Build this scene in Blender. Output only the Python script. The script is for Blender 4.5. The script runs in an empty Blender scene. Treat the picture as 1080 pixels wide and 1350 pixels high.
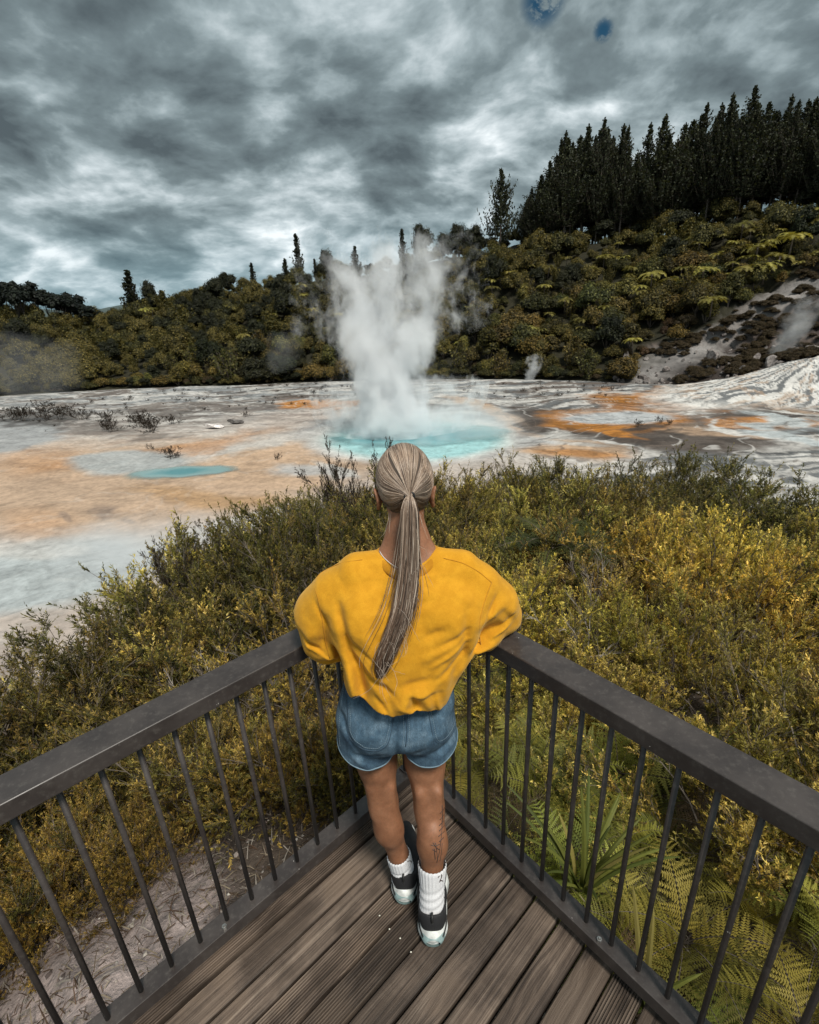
import bpy, math, random
import numpy as np
from mathutils import Vector, Matrix

scene = bpy.context.scene
COL = scene.collection
rad = math.radians
random.seed(7)
RNG = np.random.default_rng(11)

# ------------------------------------------------------------------ camera
CAM_H = 1.946
PITCH, ROLL = 0.376, -0.0484
cam_d = bpy.data.cameras.new('camera')
cam_d.sensor_fit = 'HORIZONTAL'
cam_d.sensor_width = 36.0
cam_d.lens = 36.0 * 662.87 / 1080.0
cam_d.clip_start = 0.05
cam_d.clip_end = 6000.0
cam = bpy.data.objects.new('camera', cam_d)
COL.objects.link(cam)
fw = Vector((0, math.cos(PITCH), -math.sin(PITCH)))
ri0 = Vector((1, 0, 0))
up0 = ri0.cross(fw)
ri = ri0 * math.cos(ROLL) + up0 * math.sin(ROLL)
up = -ri0 * math.sin(ROLL) + up0 * math.cos(ROLL)
cam.matrix_world = Matrix(((ri.x, up.x, -fw.x, 0), (ri.y, up.y, -fw.y, 0), (ri.z, up.z, -fw.z, CAM_H), (0, 0, 0, 1)))
scene.camera = cam

# ------------------------------------------------------------------ sky, sun, exposure
SUN_EL, SUN_AZ = rad(58), rad(150)          # azimuth clockwise from +Y (the viewing direction)
EXPOSURE = 1.35
world = bpy.data.worlds.new('World')
scene.world = world
world.use_nodes = True
wt = world.node_tree
wt.nodes.clear()


def N(t, kind, **kw):
    n = t.nodes.new(kind)
    for k, v in kw.items():
        setattr(n, k, v)
    return n


class NB:
    """tiny node builder"""
    def __init__(s, t):
        s.t = t

    def link(s, a, b):
        if hasattr(a, 'outputs'):
            a = a.outputs[0]
        s.t.links.new(a, b)

    def setin(s, sock, v):
        if isinstance(v, (bpy.types.NodeSocket,)) or hasattr(v, 'outputs'):
            s.link(v, sock)
        else:
            if isinstance(v, (tuple, list)) and len(v) == 3 and sock.type == 'RGBA':
                v = (*v, 1)
            sock.default_value = v

    def math(s, op, a, b=0.0, c=None, clamp=False):
        n = N(s.t, 'ShaderNodeMath', operation=op, use_clamp=clamp)
        s.setin(n.inputs[0], a)
        s.setin(n.inputs[1], b)
        if c is not None:
            s.setin(n.inputs[2], c)
        return n.outputs[0]

    def vmath(s, op, a, b=(0, 0, 0)):
        n = N(s.t, 'ShaderNodeVectorMath', operation=op)
        s.setin(n.inputs[0], a)
        if op == 'SCALE':
            s.setin(n.inputs['Scale'], b)
        else:
            s.setin(n.inputs[1], b)
        return n.outputs['Value'] if op in ('DOT_PRODUCT', 'LENGTH', 'DISTANCE') else n.outputs[0]

    def noise(s, vec, scale, detail=4, rough=0.55, dist=0.0, dim='3D', col=False):
        n = N(s.t, 'ShaderNodeTexNoise', noise_dimensions=dim)
        if vec is not None:
            s.setin(n.inputs['Vector'], vec)
        n.inputs['Scale'].default_value = scale
        n.inputs['Detail'].default_value = detail
        n.inputs['Roughness'].default_value = rough
        n.inputs['Distortion'].default_value = dist
        return n.outputs['Color'] if col else n.outputs[0]

    def ramp(s, fac, stops, interp='LINEAR'):
        n = N(s.t, 'ShaderNodeValToRGB')
        cr = n.color_ramp
        cr.interpolation = interp
        while len(cr.elements) < len(stops):
            cr.elements.new(0.5)
        for e, (p, c) in zip(cr.elements, stops):
            e.position = p
            if not isinstance(c, (tuple, list)):
                c = (c, c, c)
            e.color = (*c, 1)
        s.setin(n.inputs[0], fac)
        return n.outputs[0]

    def mix(s, fac, a, b, mode='MIX'):
        n = N(s.t, 'ShaderNodeMix', data_type='RGBA', blend_type=mode)
        s.setin(n.inputs[0], fac)
        s.setin(n.inputs[6], a)
        s.setin(n.inputs[7], b)
        return n.outputs[2]

    def maprange(s, v, a, b, c=0.0, d=1.0, smooth=True):
        n = N(s.t, 'ShaderNodeMapRange')
        if smooth:
            n.interpolation_type = 'SMOOTHSTEP'
        for i, x in enumerate((v, a, b, c, d)):
            s.setin(n.inputs[i], x)
        return n.outputs[0]

    def mapping(s, vec, scale=(1, 1, 1), rot=(0, 0, 0), loc=(0, 0, 0)):
        n = N(s.t, 'ShaderNodeMapping')
        s.setin(n.inputs['Vector'], vec)
        n.inputs['Scale'].default_value = scale
        n.inputs['Rotation'].default_value = rot
        n.inputs['Location'].default_value = loc
        return n.outputs[0]


b = NB(wt)
tc = N(wt, 'ShaderNodeTexCoord')
gen = tc.outputs['Generated']
sep = N(wt, 'ShaderNodeSeparateXYZ')
wt.links.new(gen, sep.inputs[0])
zc = b.math('ADD', b.math('MAXIMUM', sep.outputs[2], 0.0), 0.33)
cmb = N(wt, 'ShaderNodeCombineXYZ')
wt.links.new(b.math('DIVIDE', sep.outputs[0], zc), cmb.inputs[0])
wt.links.new(b.math('DIVIDE', sep.outputs[1], zc), cmb.inputs[1])
cmb.inputs[2].default_value = 3.7
uv = cmb.outputs[0]
warp = b.vmath('SCALE', b.vmath('SUBTRACT', b.noise(uv, 1.1, 3, 0.5, col=True), (0.5, 0.5, 0.5)), 0.35)
uvw = b.vmath('ADD', uv, warp)
big = b.noise(uvw, 1.0, 4, 0.5)
mid = b.noise(b.mapping(uvw, loc=(4.1, 7.3, 1.0)), 3.1, 7, 0.54, 0.1)
fine = b.noise(b.mapping(uvw, loc=(1.1, 2.3, 5.0)), 8.5, 6, 0.58, 0.1)


def dirvec(az, el):
    return (math.sin(rad(az)) * math.cos(rad(el)), math.cos(rad(az)) * math.cos(rad(el)), math.sin(rad(el)))


def lobe(az, el, c0, c1):
    d = b.vmath('DOT_PRODUCT', b.vmath('NORMALIZE', gen), dirvec(az, el))
    return b.maprange(d, math.cos(rad(c0)), math.cos(rad(c1)))


dens = b.math('ADD', b.math('MULTIPLY', big, 0.36), b.math('MULTIPLY', mid, 0.46))
dens = b.math('ADD', dens, b.math('MULTIPLY', fine, 0.17))
# bright cracks between the lumps of cloud
bil = b.math('ABSOLUTE', b.math('SUBTRACT', b.noise(b.mapping(uvw, loc=(7.7, 1.9, 4.0)), 3.6, 5, 0.5), 0.5))
dens = b.math('ADD', dens, b.math('MULTIPLY', b.math('MINIMUM', bil, 0.14), 0.45))
dens = b.math('SUBTRACT', dens, 0.018)
# cloud decks: heavier to the left and overhead in the middle, thinner on the right
dens = b.math('ADD', dens, b.math('MULTIPLY', lobe(-27, 17, 17, 4), 0.05))
dens = b.math('ADD', dens, b.math('MULTIPLY', lobe(-3, 13, 10, 3), 0.045))
dens = b.math('SUBTRACT', dens, b.math('MULTIPLY', lobe(7, 15.5, 8, 1), 0.03))
dens = b.math('SUBTRACT', dens, b.math('MULTIPLY', lobe(-4, 21, 5, 1), 0.035))
dens = b.math('SUBTRACT', dens, b.math('MULTIPLY', lobe(20, 20, 16, 4), 0.020))
cloud = b.ramp(dens, [(0.38, (0.52, 0.55, 0.56)), (0.435, (0.31, 0.35, 0.365)), (0.49, (0.175, 0.213, 0.225)),
                      (0.545, (0.095, 0.122, 0.131)), (0.63, (0.046, 0.060, 0.067))])
# towards the horizon the deck turns blue-grey with the thickness of air
hz = b.maprange(sep.outputs[2], 0.0, 0.20, 1.0, 0.0)
cloud = b.mix(b.math('MULTIPLY', hz, 0.5), cloud, (0.105, 0.185, 0.215))
sky = N(wt, 'ShaderNodeTexSky', sky_type='NISHITA')
sky.sun_disc = False
sky.sun_elevation = SUN_EL
sky.sun_rotation = SUN_AZ
bl = b.vmath('SCALE', sky.outputs[0], 0.10 / 1.0)
hole = b.math('MULTIPLY', b.math('MAXIMUM', lobe(18.7, 20.6, 0.9, 0.1), lobe(13.6, 23.0, 2.0, 0.3)),
              b.maprange(b.noise(b.mapping(uvw, loc=(9, 3, 2)), 14.0, 7, 0.7, 0.3), 0.44, 0.56))
skycol = b.mix(hole, cloud, b.mix(1.0, bl, (0.07, 0.16, 0.18), 'MULTIPLY'))
bg = N(wt, 'ShaderNodeBackground')
wt.links.new(skycol, bg.inputs[0])
bg.inputs[1].default_value = 0.82
wo = N(wt, 'ShaderNodeOutputWorld')
wt.links.new(bg.outputs[0], wo.inputs[0])

sun_d = bpy.data.lights.new('sun', 'SUN')
sun_d.energy = 1.5
sun_d.angle = rad(14)
sun_d.color = (1.0, 0.95, 0.86)
sun = bpy.data.objects.new('sun', sun_d)
COL.objects.link(sun)
sdir = Vector((math.sin(SUN_AZ) * math.cos(SUN_EL), math.cos(SUN_AZ) * math.cos(SUN_EL), math.sin(SUN_EL)))
sun.rotation_euler = sdir.to_track_quat('Z', 'Y').to_euler()
sun.location = (0, 0, 60)

scene.view_settings.view_transform = 'Standard'
scene.view_settings.look = 'None'
scene.view_settings.gamma = 1.0
scene.view_settings.exposure = EXPOSURE
scene.view_settings.use_curve_mapping = False
scene.cycles.max_bounces = 8
scene.cycles.diffuse_bounces = 3
scene.cycles.transmission_bounces = 4
scene.cycles.transparent_max_bounces = 8
scene.cycles.volume_bounces = 6
scene.cycles.volume_step_rate = 1.0
scene.cycles.volume_max_steps = 128


# ------------------------------------------------------------------ object helpers
def tag(o, label=None, cat=None, group=None, kind=None):
    if label:
        o['label'] = label
    if cat:
        o['category'] = cat
    if group:
        o['group'] = group
    if kind:
        o['kind'] = kind
    return o


def empty(name, loc=(0, 0, 0), rotz=0.0):
    o = bpy.data.objects.new(name, None)
    o.empty_display_size = 0.2
    o.location = loc
    o.rotation_euler = (0, 0, rotz)
    COL.objects.link(o)
    return o


def link(name, me, mat=None, parent=None):
    o = bpy.data.objects.new(name, me)
    COL.objects.link(o)
    if mat is not None and not me.materials:
        me.materials.append(mat)
    if parent is not None:
        o.parent = parent
    return o


def np_mesh(name, V, F, col=None, smooth=False, mat_idx=None):
    """V (n,3); F (m,k) array, or list of such arrays (tri + quad)"""
    if not isinstance(F, (list, tuple)) or np.ndim(F[0]) != 2:
        F = [np.asarray(F)]
    F = [np.asarray(f, dtype=np.int32) for f in F if len(f)]
    V = np.asarray(V, dtype=np.float32)
    me = bpy.data.meshes.new(name)
    me.vertices.add(len(V))
    me.vertices.foreach_set('co', V.ravel())
    li = np.concatenate([f.ravel() for f in F])
    tot = np.concatenate([np.full(len(f), f.shape[1], dtype=np.int32) for f in F])
    st = np.concatenate(([0], np.cumsum(tot)[:-1])).astype(np.int32)
    me.loops.add(len(li))
    me.loops.foreach_set('vertex_index', li)
    me.polygons.add(len(tot))
    me.polygons.foreach_set('loop_start', st)
    me.polygons.foreach_set('loop_total', tot)
    me.polygons.foreach_set('use_smooth', np.full(len(tot), smooth, dtype=bool))
    if mat_idx is not None:
        me.polygons.foreach_set('material_index', np.asarray(mat_idx, dtype=np.int32))
    me.update(calc_edges=True)
    if col is not None:
        col = np.asarray(col, dtype=np.float32)
        a = me.color_attributes.new('Col', 'FLOAT_COLOR', 'POINT')
        if col.ndim == 1:
            col = np.repeat(col[:, None], 3, 1)
        c4 = np.ones((len(V), 4), np.float32)
        c4[:, :3] = col
        a.data.foreach_set('color', c4.ravel())
    return me


class MB:
    """collects simple solids into one mesh"""
    def __init__(s):
        s.v = []
        s.q = []
        s.t = []
        s.n = 0

    def add(s, V, Q=(), T=()):
        V = np.asarray(V, float)
        if len(Q):
            s.q.append(np.asarray(Q, int) + s.n)
        if len(T):
            s.t.append(np.asarray(T, int) + s.n)
        s.v.append(V)
        s.n += len(V)

    def box(s, c, ex, ey, ez):
        """c centre; ex,ey,ez half-extent vectors"""
        c, ex, ey, ez = [np.asarray(a, float) for a in (c, ex, ey, ez)]
        V = [c + sx * ex + sy * ey + sz * ez for sz in (-1, 1) for sy in (-1, 1) for sx in (-1, 1)]
        s.add(V, [(0, 2, 3, 1), (4, 5, 7, 6), (0, 1, 5, 4), (2, 6, 7, 3), (0, 4, 6, 2), (1, 3, 7, 5)])

    def prism(s, prof, path_a, path_b, ux, uy):
        """extrude closed profile [(x,y)] from path_a to path_b using axes ux,uy"""
        prof = np.asarray(prof, float)
        ux, uy = np.asarray(ux, float), np.asarray(uy, float)
        k = len(prof)
        A = np.asarray(path_a, float) + prof[:, :1] * ux + prof[:, 1:] * uy
        B = np.asarray(path_b, float) + prof[:, :1] * ux + prof[:, 1:] * uy
        Q = [(i, (i + 1) % k, k + (i + 1) % k, k + i) for i in range(k)]
        ca, cb = A.mean(0), B.mean(0)
        T = [((i + 1) % k, i, 2 * k) for i in range(k)] + [(k + i, k + (i + 1) % k, 2 * k + 1) for i in range(k)]
        s.add(np.vstack([A, B, ca, cb]), Q, T)

    def tube(s, P, R, n=8, cap=True):
        P = np.asarray(P, float)
        m = len(P)
        R = np.broadcast_to(np.asarray(R, float), (m,))
        T = np.gradient(P, axis=0)
        T /= np.linalg.norm(T, axis=1)[:, None] + 1e-12
        ref = np.array([0, 0, 1.0]) if abs(T[0][2]) < 0.9 else np.array([1.0, 0, 0])
        rows = []
        for i in range(m):
            u = np.cross(T[i], ref)
            u /= np.linalg.norm(u) + 1e-12
            ref2 = np.cross(u, T[i])
            ref = ref2
            w = ref2
            a = np.linspace(0, 2 * np.pi, n, endpoint=False)
            rows.append(P[i] + R[i] * (np.cos(a)[:, None] * u + np.sin(a)[:, None] * w))
        V = np.vstack(rows)
        Q = []
        for i in range(m - 1):
            for j in range(n):
                k = (j + 1) % n
                Q.append((i * n + j, i * n + k, (i + 1) * n + k, (i + 1) * n + j))
        Tt = []
        if cap:
            V = np.vstack([V, P[0], P[-1]])
            c0, c1 = m * n, m * n + 1
            for j in range(n):
                k = (j + 1) % n
                Tt.append((k, j, c0))
                Tt.append(((m - 1) * n + j, (m - 1) * n + k, c1))
        s.add(V, Q, Tt)

    def mesh(s, name, smooth=False, col=None):
        V = np.vstack(s.v)
        F = []
        if s.q:
            F.append(np.vstack(s.q))
        if s.t:
            F.append(np.vstack(s.t))
        return np_mesh(name, V, F, col=col, smooth=smooth)

    def build(s, name, mat, parent=None, smooth=False, bevel=0.0):
        o = link(name, s.mesh(name, smooth), mat, parent)
        if bevel:
            m = o.modifiers.new('bevel', 'BEVEL')
            m.width = bevel
            m.segments = 2
            m.limit_method = 'ANGLE'
        return o


def copy_tree(o, loc=None, rot=None, scale=None, label=None):
    c = o.copy()
    COL.objects.link(c)
    if loc is not None:
        c.location = loc
    if rot is not None:
        c.rotation_euler = rot
    if scale is not None:
        c.scale = scale
    if label:
        c['label'] = label
    for ch in o.children:
        d = ch.copy()
        COL.objects.link(d)
        d.parent = c
        for g in ch.children:
            e = g.copy()
            COL.objects.link(e)
            e.parent = d
    return c


# ------------------------------------------------------------------ numpy noise
_perm = np.random.default_rng(5).random((256, 256)).astype(np.float64)


def vnoise(x, y):
    xi = np.floor(x).astype(int)
    yi = np.floor(y).astype(int)
    fx = x - xi
    fy = y - yi
    fx = fx * fx * fx * (fx * (fx * 6 - 15) + 10)
    fy = fy * fy * fy * (fy * (fy * 6 - 15) + 10)
    g = lambda i, j: _perm[i & 255, j & 255]
    a = g(xi, yi) * (1 - fx) + g(xi + 1, yi) * fx
    c = g(xi, yi + 1) * (1 - fx) + g(xi + 1, yi + 1) * fx
    return a * (1 - fy) + c * fy


def fbm(x, y, oct=5, gain=0.5, lac=2.03):
    s = 0.0
    a = 1.0
    t = 0.0
    for i in range(oct):
        s = s + a * vnoise(x + 17.3 * i, y - 9.1 * i)
        t += a
        a *= gain
        x = x * lac
        y = y * lac
    return s / t


def sstep(x, a, b_):
    t = np.clip((x - a) / (b_ - a), 0, 1)
    return t * t * (3 - 2 * t)


# ------------------------------------------------------------------ materials
def new_mat(name):
    m = bpy.data.materials.new(name)
    m.use_nodes = True
    t = m.node_tree
    t.nodes.clear()
    out = N(t, 'ShaderNodeOutputMaterial')
    bs = N(t, 'ShaderNodeBsdfPrincipled')
    t.links.new(bs.outputs[0], out.inputs[0])
    return m, t, NB(t), bs, out


def bump(nb, bs, h, strength=0.4, dist=0.01):
    n = N(nb.t, 'ShaderNodeBump')
    n.inputs['Strength'].default_value = strength
    n.inputs['Distance'].default_value = dist
    nb.setin(n.inputs['Height'], h)
    nb.t.links.new(n.outputs[0], bs.inputs['Normal'])


def vcol(t, name='Col'):
    return N(t, 'ShaderNodeVertexColor', layer_name=name).outputs[0]
# ------------------------------------------------------------------ terrain shape (polar about the lookout)
Z_BASIN = -12.0
A_ = lambda *v: np.array(v, float)
AZ_T = A_(-85, -45, -36, -30, -26, -20, -10, 0, 6, 13, 20, 28, 36, 45, 85)
EL_T = A_(1.0, 1.5, 1.3, 0.4, 1.0, 2.2, 3.2, 3.9, 5.3, 5.6, 5.4, 5.6, 6.2, 7.0, 7)
DC_T = A_(260, 260, 250, 260, 230, 215, 200, 195, 185, 180, 180, 175, 170, 165, 160)
DB_AZ = A_(-85, -45, -37, -18, 0, 15, 23, 30, 37, 45, 85)
DB_T = A_(170, 162, 155, 128, 117, 110, 105, 102, 101, 99, 90)
RC_AZ = A_(-180, -90, -60, -45, -35, -30, -22, -14, -6, 0, 10, 25, 45, 80, 180)
RC_T = A_(4, 4, 5, 6.0, 6.2, 6.4, 7.2, 8.5, 9.5, 10, 10.5, 11, 11, 8, 4)
ZC_T = A_(-1, -1.5, -2.5, -3.2, -3.4, -3.3, -3.1, -2.8, -2.45, -2.45, -2.7, -2.9, -2.6, -2, -1)


def edge_near(az):     # where the scrub slope meets the basin floor
    rc = np.interp(az, RC_AZ, RC_T)
    zc = np.interp(az, RC_AZ, ZC_T)
    return rc + (zc - Z_BASIN) * 1.25


def z_near(az, r):
    rc = np.interp(az, RC_AZ, RC_T)
    zc = np.interp(az, RC_AZ, ZC_T)
    z0 = -0.62
    t = np.clip((r - 1.6) / (rc - 1.6), 0, 1)
    zi = z0 + (zc - z0) * t ** 1.15
    en = edge_near(az)
    t2 = np.clip((r - rc) / (en - rc), 0, 1)
    zo = zc + (Z_BASIN - zc) * (t2 * 0.55 + 0.45 * t2 * t2 * (3 - 2 * t2))
    x, y = r * np.sin(np.radians(az)), r * np.cos(np.radians(az))
    n = (fbm(x * 0.8 + 31, y * 0.8 + 7, 4) - 0.5) * 0.5 * sstep(r, 1.5, 4) + (fbm(x * 4 + 3, y * 4, 3) - 0.5) * 0.16 * sstep(r, .3, 1.2)
    return np.where(r < rc, zi, zo) + n * (1 - sstep(t2, 0.9, 1.0))


def z_basin(az, r):
    x, y = r * np.sin(np.radians(az)), r * np.cos(np.radians(az))
    wx = x + 6 * (fbm(x * 0.06, y * 0.06 + 50, 3) - 0.5)
    wy = y + 6 * (fbm(x * 0.06 + 90, y * 0.06, 3) - 0.5)
    h = fbm(wx * 0.045 + 5, wy * 0.06 + 3, 5) * 11
    st = np.floor(h)
    fr = h - st
    step = st + sstep(fr, 0.62, 0.98)
    z = step * 0.11 - 0.35 + 0.06 * (fbm(wx * 0.5, wy * 0.5, 4) - 0.5)
    en = edge_near(az)
    db = np.interp(az, DB_AZ, DB_T)
    w = sstep(r, en, en + 5) * (1 - sstep(r, db - 4, db))
    # the white sinter apron fanning out at the right
    ax, ay = 63.0, 78.0
    d = np.hypot((x - ax) / 23.0, (y - ay) / 16.0)
    ap = 5.0 * np.clip(1 - d, 0, 1) ** 1.25
    ap = ap * (1 + 0.35 * (fbm(wx * 0.25, wy * 0.25, 4) - 0.5))
    lip = np.where((fr > 0.9), 0.03, 0)
    # pools lie in shallow bowls
    pool = 1 - sstep(np.hypot((x - 1.0) / 17, (y - 60.5) / 11), .75, 1.1)
    pool = np.maximum(pool, 1 - sstep(np.hypot((x + 23.3) / 8.5, (y - 49.3) / 4.5), .7, 1.2))
    return Z_BASIN + ((z + lip) * w) * (1 - pool) + ap, fr


def z_hill(az, r):
    db = np.interp(az, DB_AZ, DB_T)
    dc = np.interp(az, AZ_T, DC_T)
    el = np.interp(az, AZ_T, EL_T)
    zc = CAM_H + dc * np.tan(np.radians(el))
    t = (r - db) / (dc - db)
    x, y = r * np.sin(np.radians(az)), r * np.cos(np.radians(az))
    f = np.clip(t, 0, 1)
    z = Z_BASIN + (zc - Z_BASIN) * (0.75 * f + 0.25 * f * f * (3 - 2 * f))
    z = z - np.clip(r - dc, 0, None) * 0.06
    n = (fbm(x * 0.05 + 3, y * 0.05 + 8, 4) - 0.5) * 7 + (fbm(x * 0.35, y * 0.35, 4) - 0.5) * 1.6
    ap = z_basin(az, np.minimum(r, db))[0] - Z_BASIN
    n = n + (1 - np.abs(2 * fbm(x * .13 + 7, y * .13 + 2, 5, .6) - 1) * 2.2) * 2.2 * sstep(az, 24, 32)
    return z + n * sstep(t, 0.0, 0.3) * (1 - 0.8 * sstep(t, 0.85, 1.1)) + ap * (1 - sstep(r, db, db + 14))


def ground_z(x, y):
    """height of the land at x, y (arrays or scalars)"""
    x = np.asarray(x, float)
    y = np.asarray(y, float)
    r = np.hypot(x, y)
    az = np.degrees(np.arctan2(x, y))
    en = edge_near(az)
    db = np.interp(az, DB_AZ, DB_T)
    return np.where(r < en, z_near(az, np.minimum(r, en)), np.where(r < db, z_basin(az, np.clip(r, en, db))[0], z_hill(az, np.maximum(r, db))))


def plan(x, y, z):
    """survey coordinates used to lay out the mineral patches of the basin"""
    f_, c, s_ = 662.87, math.cos(PITCH), math.sin(PITCH)
    dz = z - CAM_H
    zz = y * c - dz * s_
    u = x
    v = y * s_ + dz * c
    cr, sr = math.cos(ROLL), math.sin(ROLL)
    return 540 + f_ * (u * cr + v * sr) / zz, 675 - f_ * (-u * sr + v * cr) / zz


def grid_mesh(name, AZ, T, r0f, r1f, zf, colf, logsp=True):
    az = AZ[None, :] + 0 * T[:, None]
    a, c = r0f(az), r1f(az)
    r = a * (c / a) ** T[:, None] if logsp else a + (c - a) * T[:, None]
    res = zf(az, r)
    z = res[0] if isinstance(res, tuple) else res
    x, y = r * np.sin(np.radians(az)), r * np.cos(np.radians(az))
    V = np.stack([x, y, z], -1).reshape(-1, 3)
    n, m = len(T), len(AZ)
    i = np.arange((n - 1))[:, None] * m + np.arange(m - 1)[None, :]
    F = np.stack([i, i + 1, i + m + 1, i + m], -1).reshape(-1, 4)[:, ::-1]
    c = colf(az, r, x, y, z, res)
    return np_mesh(name, V, F, col=c.reshape(-1, 3), smooth=True)


# ------------------------------------------------------------------ colours of the basin floor
WHITE = A_(.50, .485, .46)
GREY = A_(.30, .31, .315)
PEACH = A_(.44, .305, .205)
TAN = A_(.36, .265, .165)
ORANGE = A_(.42, .175, .035)
RUST = A_(.30, .13, .04)
BROWN = A_(.072, .055, .045)
DARK = A_(.045, .038, .033)
PALEB = A_(.37, .40, .405)
PINK = A_(.43, .365, .32)
MILK = A_(.29, .49, .50)
# (colour, cx, cy, rx, ry, rotation deg, edge softness, amount, ragged)
PATCH = [
    (PINK, 200, 720, 620, 140, -6, .35, .85, .3),
    (PEACH, 150, 640, 330, 62, -4, .35, .85, .3),
    (PEACH * 1.05, 420, 600, 150, 40, -8, .4, .8, .7),
    (WHITE, 330, 585, 170, 14, -8, .5, .8, 1.0),
    (PINK, 420, 560, 120, 18, 0, .5, .8, 1.0),
    (ORANGE, 420, 536, 52, 8, 0, .4, .95, 1.0),
    (BROWN, 400, 522, 62, 5, 0, .4, .9, 1.2),
    (ORANGE, 215, 596, 160, 12, -10, .6, .55, 1.0),
    (ORANGE, 60, 610, 70, 20, 0, .8, .30, .7),
    (TAN * A_(1.1, .9, .7), 285, 655, 120, 11, 5, .6, .7, 1.0),
    (ORANGE, 40, 690, 60, 20, 0, .8, .25, .6),
    (GREY, 20, 575, 70, 26, -10, .3, .9, .8),
    (PALEB * .9, 170, 610, 85, 17, -2, .3, .9, .5),
    (BROWN * 2.5, 130, 676, 24, 9, 10, .6, .8, 1.2),
    (BROWN * 3, 72, 680, 20, 4, 15, .5, .6, 1.5),
    (BROWN * 3, 185, 683, 20, 3, 5, .5, .5, 1.5),
    (WHITE * .9, 330, 690, 110, 14, -12, .4, .8, .8),
    (PALEB, 60, 760, 170, 52, -10, .3, 1.0, .4),  # pale flat, with the mist over it put into the floor colour
    (WHITE * .95, 20, 722, 90, 14, 0, .5, .7, 1.0),
    (GREY * 1.25, 400, 622, 60, 10, 2, .5, .8, 1.0),
    (WHITE, 440, 618, 25, 8, 20, .4, .8, 1.0),
    # far left, grey sinter with dark scrubby streaks
    (DARK, 40, 552, 70, 10, 0, .5, .75, 1.6),
    (DARK, 140, 566, 60, 8, 0, .5, .55, 2.0),
    (BROWN, 240, 545, 80, 5, 0, .5, .7, 2.0),
    # right of the pool
    (BROWN, 745, 557, 75, 20, 2, .4, .9, 1.1),
    (BROWN, 860, 578, 165, 26, 4, .4, .95, 1.0),
    (BROWN, 980, 545, 150, 14, 4, .5, .8, 1.3),
    (PEACH, 640, 540, 60, 8, 16, .5, .8, .8),
    (PEACH, 668, 560, 40, 7, 30, .5, .8, .7),
    (ORANGE * .85, 880, 528, 110, 11, 2, .4, 1.0, 1.0),
    (RUST, 850, 537, 90, 5, 4, .5, .8, 1.2),
    (ORANGE, 990, 562, 90, 7, 4, .5, .8, 1.5),
    (PEACH, 960, 575, 70, 6, 8, .5, .7, 1.5),
    (ORANGE, 812, 556, 92, 19, 2, .3, .95, .6),
    (GREY * 1.35, 812, 552, 72, 12, 2, .25, 1.0, .5),
    (ORANGE, 800, 570, 60, 6, 14, .3, 1.0, .6),
    (ORANGE, 820, 577, 26, 6, 4, .3, 1.0, .5),
    (BROWN, 862, 568, 34, 5, -4, .4, .95, 1.0),
    (PEACH, 742, 598, 95, 15, 5, .35, 1.0, .6),
    (ORANGE, 755, 606, 70, 6, 5, .5, .7, .8),
    (WHITE, 735, 590, 60, 4, 6, .5, .8, 1.0),
    (WHITE * .95, 715, 574, 32, 7, -10, .4, .9, 1.2),
    (GREY * 1.5, 680, 585, 40, 8, 5, .5, .7, 1.2),
    (WHITE * 1.1, 980, 575, 60, 4, 18, .4, .9, 2.0),
    (PALEB * 1.15, 1000, 558, 62, 7, 14, .35, .95, 1.5),
    (PALEB * 1.1, 1045, 586, 70, 9, 16, .35, .95, 1.5),
    (WHITE * 1.2, 1010, 545, 70, 4, 6, .4, .8, 1.8),
    (WHITE * 1.1, 790, 592, 50, 2.5, 10, .4, .8, 2.0),
    (PEACH, 1040, 540, 60, 5, 5, .5, .6, 1.4),
    (WHITE * 1.22, 1010, 500, 170, 30, -12, .25, 1.0, .6),
    # rims and shallows of the big pool
    (GREY * 1.2, 545, 578, 152, 36, 0, .2, .8, .5),
    (WHITE * 1.05, 545, 580, 142, 33, 0, .15, .95, .3),
    (MILK, 548, 581, 122, 27, 0, .25, 1.0, .15),
]


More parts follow.
